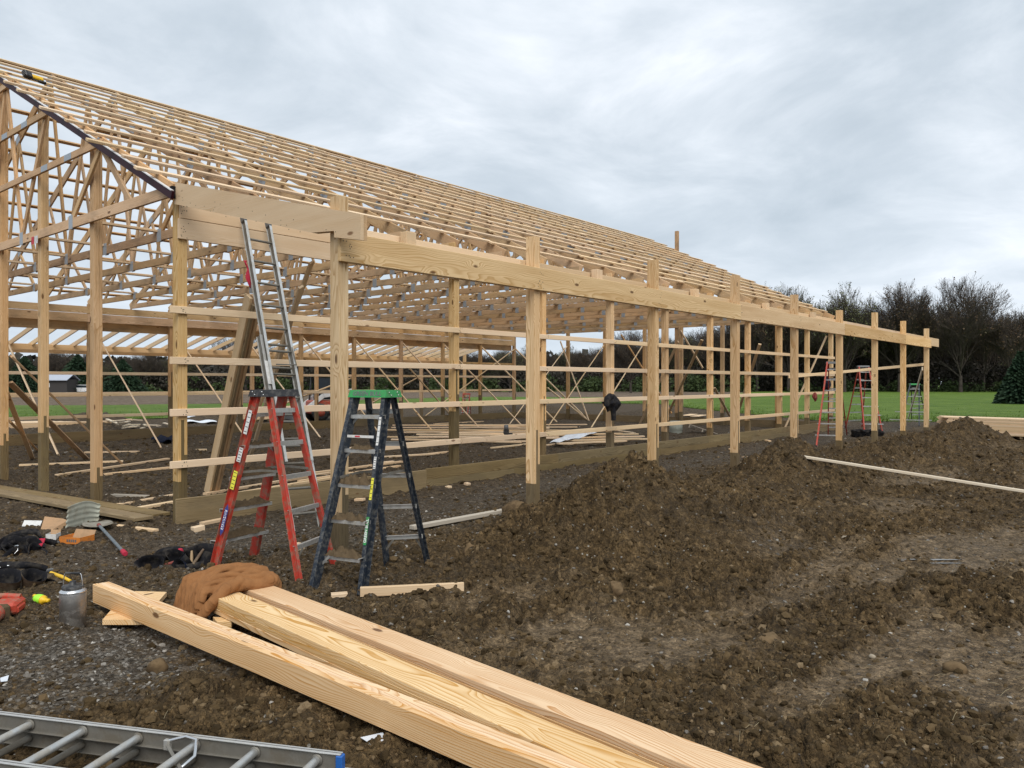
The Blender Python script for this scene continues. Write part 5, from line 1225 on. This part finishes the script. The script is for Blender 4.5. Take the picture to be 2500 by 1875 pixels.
# tool belts
def pouch(t, c, rx, ry, h, m, rot, name='pouch', flare=1.15, inner=M_BLACKF):
    b = MB(); prof = [(0, 0), (.72, .0), (.86, .12), (.95, .5), (flare, 1.0), (flare * .94, .985), (.84, .5), (.7, .1), (0, .08)]
    n_ = 22; vs = []
    for r_, z_ in prof:
        for j in range(n_):
            a = 6.2832 * j / n_; w_ = 1 + .07 * math.sin(3 * a + c[0] * 30) + .05 * math.sin(5 * a + z_ * 4); vs.append((r_ * rx * w_ * math.cos(a), r_ * ry * w_ * math.sin(a), z_ * h * (1 + .10 * math.sin(2 * a + c[1] * 20))))
    F = grid_faces(len(prof), n_, True); b.add(vs, [tuple(int(q) for q in f)[::-1] for f in F[:4 * n_]], m, True); b.add(vs, [tuple(int(q) for q in f)[::-1] for f in F[4 * n_:]], inner, True)
    return b.build(name, t, c, rot)
def strap(t, pts, w_, m, name='belt', th=.006):
    V = []; pts = [Vector(p) for p in pts]; fine = []
    for i in range(len(pts) - 1):
        p0 = pts[max(i - 1, 0)]; p1 = pts[i]; p2 = pts[i + 1]; p3 = pts[min(i + 2, len(pts) - 1)]
        for k in range(7): s = k / 7; fine.append(.5 * ((2 * p1) + (p2 - p0) * s + (2 * p0 - 5 * p1 + 4 * p2 - p3) * s * s + (3 * p1 - p0 - 3 * p2 + p3) * s ** 3))
    fine.append(pts[-1])
    for i, p in enumerate(fine):
        tt = (fine[min(i + 1, len(fine) - 1)] - fine[max(i - 1, 0)]).normalized(); up = Vector((0, 0, 1)); up = (up - tt * up.dot(tt)); up = up.normalized() if up.length > .05 else Vector((1, 0, 0))
        tilt = .4 * math.sin(i * .35); sd_ = tt.cross(up); up = up * math.cos(tilt) + sd_ * math.sin(tilt); V += [tuple(p - up * w_ / 2), tuple(p + up * w_ / 2)]
    o = link(name, np_mesh(name, V, grid_faces(len(fine), 2), [m]), t); o.modifiers.new('t', 'SOLIDIFY').thickness = th; return o
def hammer(t, p0, p1, m, name='hammer_handle'):
    b = MB(); p0 = Vector(p0); p1 = Vector(p1); b.tube([p0, p0.lerp(p1, .4), p1], [.011, .015, .014], m, 10); b.build(name, t)
# belt A: second cluster (350-530)
p = GT(440, 1388); t = empty('tool_belt', p, VR, 'black leather tool belt with open pouches beside the red ladder foot', 'tool belt')
for c, rx, ry, h, m, rot in (((-.20, .10, .0), .085, .05, .12, M_BLACKF, (.5, -.3, .3)), ((-.24, -.05, .02), .11, .07, .12, M_BLACKF, (1.0, .1, .2)), ((-.06, .12, .02), .075, .055, .15, M_NAVYF, (.75, .2, -.2)), ((.03, .0, .02), .08, .06, .14, M_BLACKF, (.8, .5, .9)),
                             ((.17, .10, .0), .10, .07, .17, M_BLACKF, (.4, .3, .2)), ((.08, -.05, .0), .09, .06, .12, M_NAVYF, (1.1, .0, -.5)), ((.22, -.0, .0), .08, .06, .15, M_BLACKF, (.3, .5, 1.0))): pouch(t, c, rx, ry, h, m, rot)
strap(t, [(-.34, .02, .02), (-.28, .16, .10), (-.15, .20, .13), (.0, .2, .12), (.13, .2, .16), (.27, .16, .14), (.33, .03, .06)], .07, M_BLACKF); strap(t, [(-.40, -.01, .06), (-.36, -.05, .03), (-.31, -.07, .02)], .08, M_RUSTLEATHER, 'leather_flap'); strap(t, [(-.12, -.04, .03), (-.02, -.02, .06), (.03, .0, .05)], .05, M_RUSTLEATHER, 'leather_flap')
strap(t, [(.0, -.10, .03), (.1, -.13, .04), (.2, -.09, .05), (.26, -.02, .06)], .06, M_BLACKF)
for c in ((-.05, .12, .13), ): b = MB(); b.lathe([(0, .035), (.018, .03), (.028, .012), (.026, -.01), (0, -.03)], M_REDF, 14, c); b.build('red_tape_case', t)
b = MB(); b.bar((-.13, -.13, .05), (-.02, -.17, .02), .012, .03, M_BRIGHT); b.build('buckle', t); hammer(t, (.10, .02, .16), (.12, -.04, .04), M_TAN); hammer(t, (.20, .04, .17), (.16, -.1, .06), M_LEATHER)
# belt B: cluster far left (0-170, 1290-1450)
p = GT(60, 1345); t = empty('tool_belt', p, VR, 'worn black tool belt heaped at the left edge behind the hammer', 'tool belt')
for c, rx, ry, h, m, rot in (((-.10, .10, .0), .17, .09, .15, M_BLACKF, (1.0, .0, .15)), ((-.12, .02, .0), .15, .08, .10, M_BLACKF, (1.0, .1, -.1)), ((.03, -.13, .0), .13, .09, .14, M_LEATHER, (.6, .1, .2)), ((.16, -.16, .0), .08, .06, .14, M_BLACKF, (.3, .5, .4)),
                             ((.0, -.19, .0), .10, .07, .10, M_LEATHER, (.9, .2, -.3)), ((.23, -.22, -.01), .08, .06, .11, M_LEATHER, (.5, .6, .2)), ((.12, -.26, -.01), .10, .07, .10, M_LEATHER, (.9, -.2, .3))): pouch(t, c, rx, ry, h, m, rot)
strap(t, [(-.3, -.02, .02), (-.2, .08, .13), (.0, .16, .17), (.13, .08, .10), (.24, .14, .05)], .06, M_BLACKF); strap(t, [(-.12, -.28, .02), (-.04, -.2, .10), (.03, -.06, .13), (.14, -.04, .13), (.22, -.1, .10)], .055, M_BLACKF)
strap(t, [(-.30, -.16, .02), (-.24, -.08, .03), (-.14, -.02, .07)], .05, M_RUSTLEATHER, 'leather_flap'); hammer(t, (.06, .13, .09), (.26, .17, .05), M_BLACK); 
b = MB(); 
for q in range(4): b.tube([(.19 + .012 * q, -.05 + .01 * (q % 2), .13), (.205 + .012 * q, -.09, .10), (.19 + .015 * q, -.12, .07)], .012, M_REDF, 8)
b.build('red_gloves', t)
b = MB(); b.tube([(.06, -.24, .10), (.10, -.26, .11), (.115, -.29, .07), (.10, -.32, .04)], [.008, .007, .005, .002], M_BRIGHT, 8); b.build('hammer_claw', t)
p = GT(40, 1440); t = empty('tool_pouch', p, VR, 'brown leather nail pouch belt lying in front of the tool heap', 'tool pouch')
for c, rx, ry, h, m, rot in (((-.10, .0, .0), .14, .075, .15, M_LEATHER, (.45, .1, .1)), ((.09, .06, .0), .085, .065, .15, M_LEATHER, (.45, .35, .2)), ((-.22, -.02, .0), .09, .05, .11, M_BLACKF, (.6, -.1, 0)), ((.16, .12, .0), .07, .04, .08, M_TAN, (1.1, .3, .6))): pouch(t, c, rx, ry, h, m, rot)
strap(t, [(-.34, .0, .14), (-.2, .06, .18), (-.05, .06, .19), (.07, .11, .17), (.16, .15, .13)], .06, M_BLACKF)
b = MB()
for (x, y, z) in ((-.2, .02, .175), (-.15, .02, .18), (-.08, .02, .195)): b.lathe([(0, .006), (.009, .004), (.01, 0)], M_BRIGHT, 10, (x, y, z))
b.build('rivets', t)
p0 = GT(124, 1412); p1 = GT(172, 1428); t = empty('hammer', p0, 0, 'framing hammer with yellow handle pointing at the steel jug', 'hammer'); dv = p1 - p0; t.rotation_euler = (0, 0, math.atan2(dv.y, dv.x))
b = MB(); b.tube([(0, 0, .05), (dv.length * .6, 0, .045), (dv.length, 0, .035)], [.013, .016, .012], M_YEL, 12); b.build('handle', t); b = MB(); b.tube([(-.05, 0, .055), (0, 0, .05)], [.015, .015], M_BLACK, 10); b.build('collar', t); b = MB(); b.box((-.07, 0, .055), (.03, .10, .03), M_DARKG, ch=.006); b.build('head', t)
# line reel
p = GT(100, 1476); t = empty('line_reel', p, VR - .35, 'neon green and yellow plastic line reel beside the steel jug', 'line reel'); Mx = Matrix.Rotation(math.pi / 2, 3, 'Y')
b = MB(); b.lathe([(0, -.045), (.030, -.045), (.036, -.03), (.038, .0), (.034, .025), (.03, .03), (0, .03)], M_NEON, 24, (-.01, 0, .04), Mx); b.build('line', t)
b = MB(); b.lathe([(0, .0), (.038, 0), (.034, .012), (.018, .02), (.016, .055), (.018, .06), (0, .06)], M_YEL, 20, (.02, 0, .036), Mx); b.build('spool', t); b = MB(); b.lathe([(.0, -.02), (.014, -.02), (.014, .0), (0, 0)], M_YEL, 14, (-.055, 0, .06), Mx); b.build('crank_knob', t)
b = MB(); b.tube([(.07, 0, .02), (.11, .01, .012), (.17, .015, .02)], .0018, M_NEON, 5); b.build('string', t)
# red power tool case/nailer at the left edge
p = GT(12, 1510); t = empty('nail_gun', p, VR + .25, 'muddy red power nailer cut off by the left edge', 'nail gun')
b = MB(); b.box((0, .06, .075), (.17, .22, .085), M_REDC, ch=.02); b.build('body', t); b = MB(); b.lathe([(.055, 0), (.06, .02), (.058, .11), (.03, .13), (0, .13)], M_REDC, 20, (-.02, -.09, .07), Matrix.Rotation(math.pi / 2, 3, 'X')); b.build('nose', t)
b = MB(); b.box((-.02, -.08, .065), (.16, .05, .12), M_MUDCAKE, ch=.02); b.lathe([(.0, 0), (.04, 0), (.05, .02), (.045, .03)], M_BLACK, 18, (-.02, -.10, .07), Matrix.Rotation(math.pi / 2, 3, 'X')); b.build('bumper', t)
b = MB(); b.tube([(-.22, .16, .12), (-.05, .15, .13), (.06, .13, .12)], .02, M_REDC, 10); b.build('handle', t); b = MB(); b.box((.07, .05, .06), (.05, .16, .06), M_REDC, ch=.015); b.build('magazine', t)
# bits of litter
scrap([(0, 1655), (22, 1648), (18, 1662), (2, 1664)], .02, .002, M_PLASTICW, 'scrap of clear plastic at the left edge of the gravel', 'plastic_scrap', 'litter'); scrap([(880, 1800), (935, 1788), (942, 1806), (905, 1816)], .02, .002, M_PLASTICW, 'torn clear plastic lying under the nearest timber', 'plastic_scrap', 'litter')
p = GT(335, 1775); b = MB(); b.box((0, 0, .02), (.03, .015, .02), M_REDC, ch=.003); tag(b.build('plastic_scrap', None, p, (0, 0, .5)), 'tiny red plastic scrap on the mud behind the lying ladder', 'litter')
# ------------------------------------------------------------------ THINGS ON THE FRAME
def garment(p, w_, h_, dpt, m, label, name, cat, seed, sleeve=True):
    V = []; nu, nv = 30, 34
    for i in range(nu):
        for j in range(nv):
            th = 6.2832 * j / (nv - 1); u = i / (nu - 1)
            k = (.35 + .9 * math.sin(min(u * 2.3, 1.57))) * (1 - .55 * max(0, u - .62) / .38); kk = 1 + .28 * math.sin(3 * th + seed + 2 * u) + .14 * math.sin(7 * th + 5 * u)
            V.append((math.cos(th) * w_ / 2 * k * kk, math.sin(th) * dpt / 2 * k * kk, -u * h_ * (1 + .12 * math.sin(2 * th + seed))))
    o = link(name, np_mesh(name, V, grid_faces(nu, nv), [m])); o.location = p; tag(o, label, cat)
    if sleeve:
        b = MB(); b.tube([(0.02, -.02, -h_ * .8), (.03, -.04, -h_ * 1.2), (.02, -.05, -h_ * 1.65)], [.065, .055, .05], m, 10); b.build('sleeve', o)
        b = MB(); b.tube([(-.1, -.05, -h_ * .15), (-.25, -.06, -h_ * .35), (-.27, -.06, -h_ * .75)], [.08, .07, .05], m, 10); b.build('sleeve', o)
    return o
px_ = X0 + SPM * 4 + .02
garment(onY(1492, 962, YM - .16), .36, .34, .26, M_BLACKF, 'black hooded jacket hung over a girt on the fifth wall post', 'jacket', 'jacket', 2)
garment(onY(2021, 920, YM - .2), .16, .42, .14, M_NAVYF, 'dark blue work clothes hanging behind the tall red ladder', 'work_clothes', 'clothes', 5, False)
garment(onY(1990, 958, YM - .12), .17, .28, .12, simple('rust_cloth', (.20, .035, .025), .8), 'small rust red cloth bag hanging from a girt left of the red ladder', 'cloth_bag', 'bag', 1, False)
p = onX(2120, 1066, X0 + 15.6); p = GT(2140, 1064)
b = MB(); t = empty('tool_bag', GT(2152 - 40, 1068), VR, 'black tool bag on the ground between the two tall red ladders', 'tool bag')
for c in ((-.25, 0, 0), (.05, .05, 0), (.3, -.03, 0)): pouch(t, c, .2, .14, .22, M_BLACKF, (.3, .1, 0))
# nailer inside on the boards
t = empty('nail_gun', GT(1236, 1082) + Vector((0, 0, .02)), VR, 'black nail gun standing on the board pile inside the barn', 'nail gun')
b = MB(); b.box((0, 0, .30), (.16, .1, .16), M_BLACK, ch=.03); b.lathe([(0, .15), (.06, .14), (.065, 0), (0, 0)], M_DARKG, 14, (0, 0, .36)); b.build('motor', t); b = MB(); b.box((.10, 0, .24), (.16, .05, .06), M_BLACK, ch=.01); b.build('handle', t); b = MB(); b.box((-.02, 0, .14), (.06, .06, .2), M_DARKG, ch=.01); b.box((.08, 0, .08), (.22, .04, .07), M_BLACK, ch=.01); b.build('magazine', t)
# roofing nailer on the purlins
q = onY(82, 196, YM + 5.5)
for _ in range(30): q = onY(82, 196, YM + (q.z - 4.13 - .06) / PITCH * .5 + (q.y - YM) * .5)
zr = q.z
t = empty('nail_gun', (q.x, q.y, zr), .2, 'yellow and black nail gun resting on the roof purlins at upper left', 'nail gun'); t.rotation_euler = (-math.atan(PITCH), 0, .25); t.location = (q.x, q.y, zr); t.scale = (.78,) * 3
b = MB(); b.box((.10, 0, .09), (.26, .10, .10), M_YEL, ch=.02); b.build('body', t); b = MB(); b.box((-.10, 0, .10), (.16, .12, .16), M_BLACK, ch=.02)
for k in range(4): b.box((-.17 + .0 * k, 0, .06 + k * .035), (.05, .1, .015), M_DARKG)
b.build('head', t); b = MB(); b.box((.20, 0, .03), (.16, .07, .05), M_BLACK, ch=.01); b.box((.05, 0, .02), (.3, .03, .03), M_BLACK, ch=.006); b.build('magazine', t)
# nail heads on the near joints: a fine stipple
b = MB(); rn = random.Random(3)
def nh(x, y, z, nx=0, s=.0045): b.box((x, y, z), (.002 if nx else 2 * s, 2 * s if nx else .002, 2 * s), M_INK)
for i in range(6):
    for z in (2.60, 1.985, 1.355, .725):
        for _ in range(5): nh(X0 + SPM * i + .055 + rn.uniform(-.045, .045), YM - .0395, z + rn.uniform(-.03, .03))
for i in range(6):
    for z0, z1 in ((3.48, 3.69), (3.73, 3.94)):
        for _ in range(9): nh(X0 + SPM * i + .055 + rn.uniform(-.05, .05), YM - .0405, rn.uniform(z0, z1))
for i in range(9):
    for _ in range(11): nh(X0 + SPO * i + .055 + rn.uniform(-.05, .09), YO - .047, rn.uniform(2.89, 3.14))
for _ in range(26): y = rn.uniform(YO - .3, YM); nh(X0 - .0805, y, 4.0 - (YM - y) * .25 - rn.uniform(0, .16), 1, .004)
o = b.build('nail_heads', barn); o['kind'] = 'stuff'
# ------------------------------------------------------------------ FAR THINGS: loader, shed, car
def w2(px, d): p = atd(px, 934, d); return Vector((p.x, p.y, 0))
t = empty('skid_loader', w2(800, 35), VR + .5, 'red and white skid loader with black cab parked beyond the barn', 'skid loader')
b = MB(); b.box((.1, 0, .62), (1.9, 1.2, .62), M_REDC, ch=.06); b.box((.75, 0, 1.0), (.7, 1.1, .35), M_REDC, ch=.08); b.build('body', t)
b = MB(); b.box((-.05, 0, 2.0), (1.25, 1.0, .08), M_BLACK, ch=.03)
for sx in (-.6, .45):
    for sy in (-.45, .45): b.bar((sx - (.12 if sx < 0 else 0), sy, .9), (sx, sy, 2.0), .07, .07, M_BLACK)
b.build('cab_frame', t); b = MB()
for sy in (-.46, .46): b.box((-.05, sy, 1.45), (.95, .02, .95), M_GLASS)
b.box((.46, 0, 1.5), (.02, .8, .8), M_GLASS); b.build('window', t)
for sy in (-.62, .62):
    b = MB(); b.bar((.95, sy, 1.35), (-.35, sy, 1.15), .08, .2, M_WHITE); b.bar((-.35, sy, 1.15), (-1.25, sy, .45), .08, .18, M_WHITE); b.build('lift_arm', t)
b = MB(); b.box((-1.5, 0, .3), (.5, 1.6, .5), M_DARKG, ch=.05); b.build('bucket', t)
for sx in (-.5, .6):
    for sy in (-.68, .68):
        b = MB(); b.lathe([(0, -.12), (.22, -.12), (.38, -.1), (.40, 0), (.38, .1), (.22, .12), (0, .12)], M_BLACK, 20, (sx, sy, .40), Matrix.Rotation(math.pi / 2, 3, 'X')); w_ = b.build('wheel', t)
        b = MB(); b.lathe([(0, -.13), (.17, -.13), (.17, .13), (0, .13)], M_REDC, 14, (sx, sy, .40), Matrix.Rotation(math.pi / 2, 3, 'X')); b.build('rim', w_)
M_SHED = simple('shed_boards', (.05, .045, .042), .9); M_SROOF = simple('shed_roof', (.42, .45, .52), .5)
t = empty('shed', w2(148, 118), VR, 'low dark shed with pale metal roof at the far left by the trees', 'shed')
b = MB(); b.box((0, 0, 1.1), (3.6, 3, 2.2), M_SHED); b.build('wall', t); b = MB(); b.add([(-2.0, -1.8, 2.1), (2.0, -1.8, 2.1), (2.0, 0, 3.0), (-2.0, 0, 3.0), (-2.0, 1.8, 2.1), (2.0, 1.8, 2.1), (-2.0, -1.8, 2.0), (2.0, -1.8, 2.0), (2, 0, 2.9), (-2, 0, 2.9), (-2, 1.8, 2.0), (2, 1.8, 2.0)], [(0, 1, 2, 3), (3, 2, 5, 4), (6, 9, 8, 7), (9, 10, 11, 8), (0, 6, 7, 1), (4, 5, 11, 10), (0, 3, 9, 6), (3, 4, 10, 9), (1, 7, 8, 2), (2, 8, 11, 5)], M_SROOF); b.build('roof', t)
b = MB(); b.box((-1.0, -1.52, 1.3), (.5, .03, .6), M_PAPER); b.build('window', t)
t = empty('parked_car', w2(208, 120), VR + .1, 'small white car parked far off beside the dark shed', 'car')
b = MB(); b.prism([(-2.1, .3), (2.1, .3), (2.15, .75), (1.2, .9), (.6, 1.35), (-1.1, 1.38), (-1.8, .95), (-2.15, .85)], 1.7, M_WHITE, Matrix.Rotation(math.pi / 2, 3, 'X'), (0, .85, 0)); b.build('body', t)
b = MB(); b.prism([(1.05, .92), (.55, 1.28), (-1.05, 1.30), (-1.6, .95)], 1.72, M_GLASS, Matrix.Rotation(math.pi / 2, 3, 'X'), (0, .86, 0)); b.build('window', t)
for sx in (-1.3, 1.3):
    for sy in (-.8, .8): b = MB(); b.lathe([(0, -.1), (.32, -.1), (.32, .1), (0, .1)], M_BLACK, 16, (sx, sy, .32), Matrix.Rotation(math.pi / 2, 3, 'X')); b.build('wheel', t)
print('objects', len(bpy.data.objects))
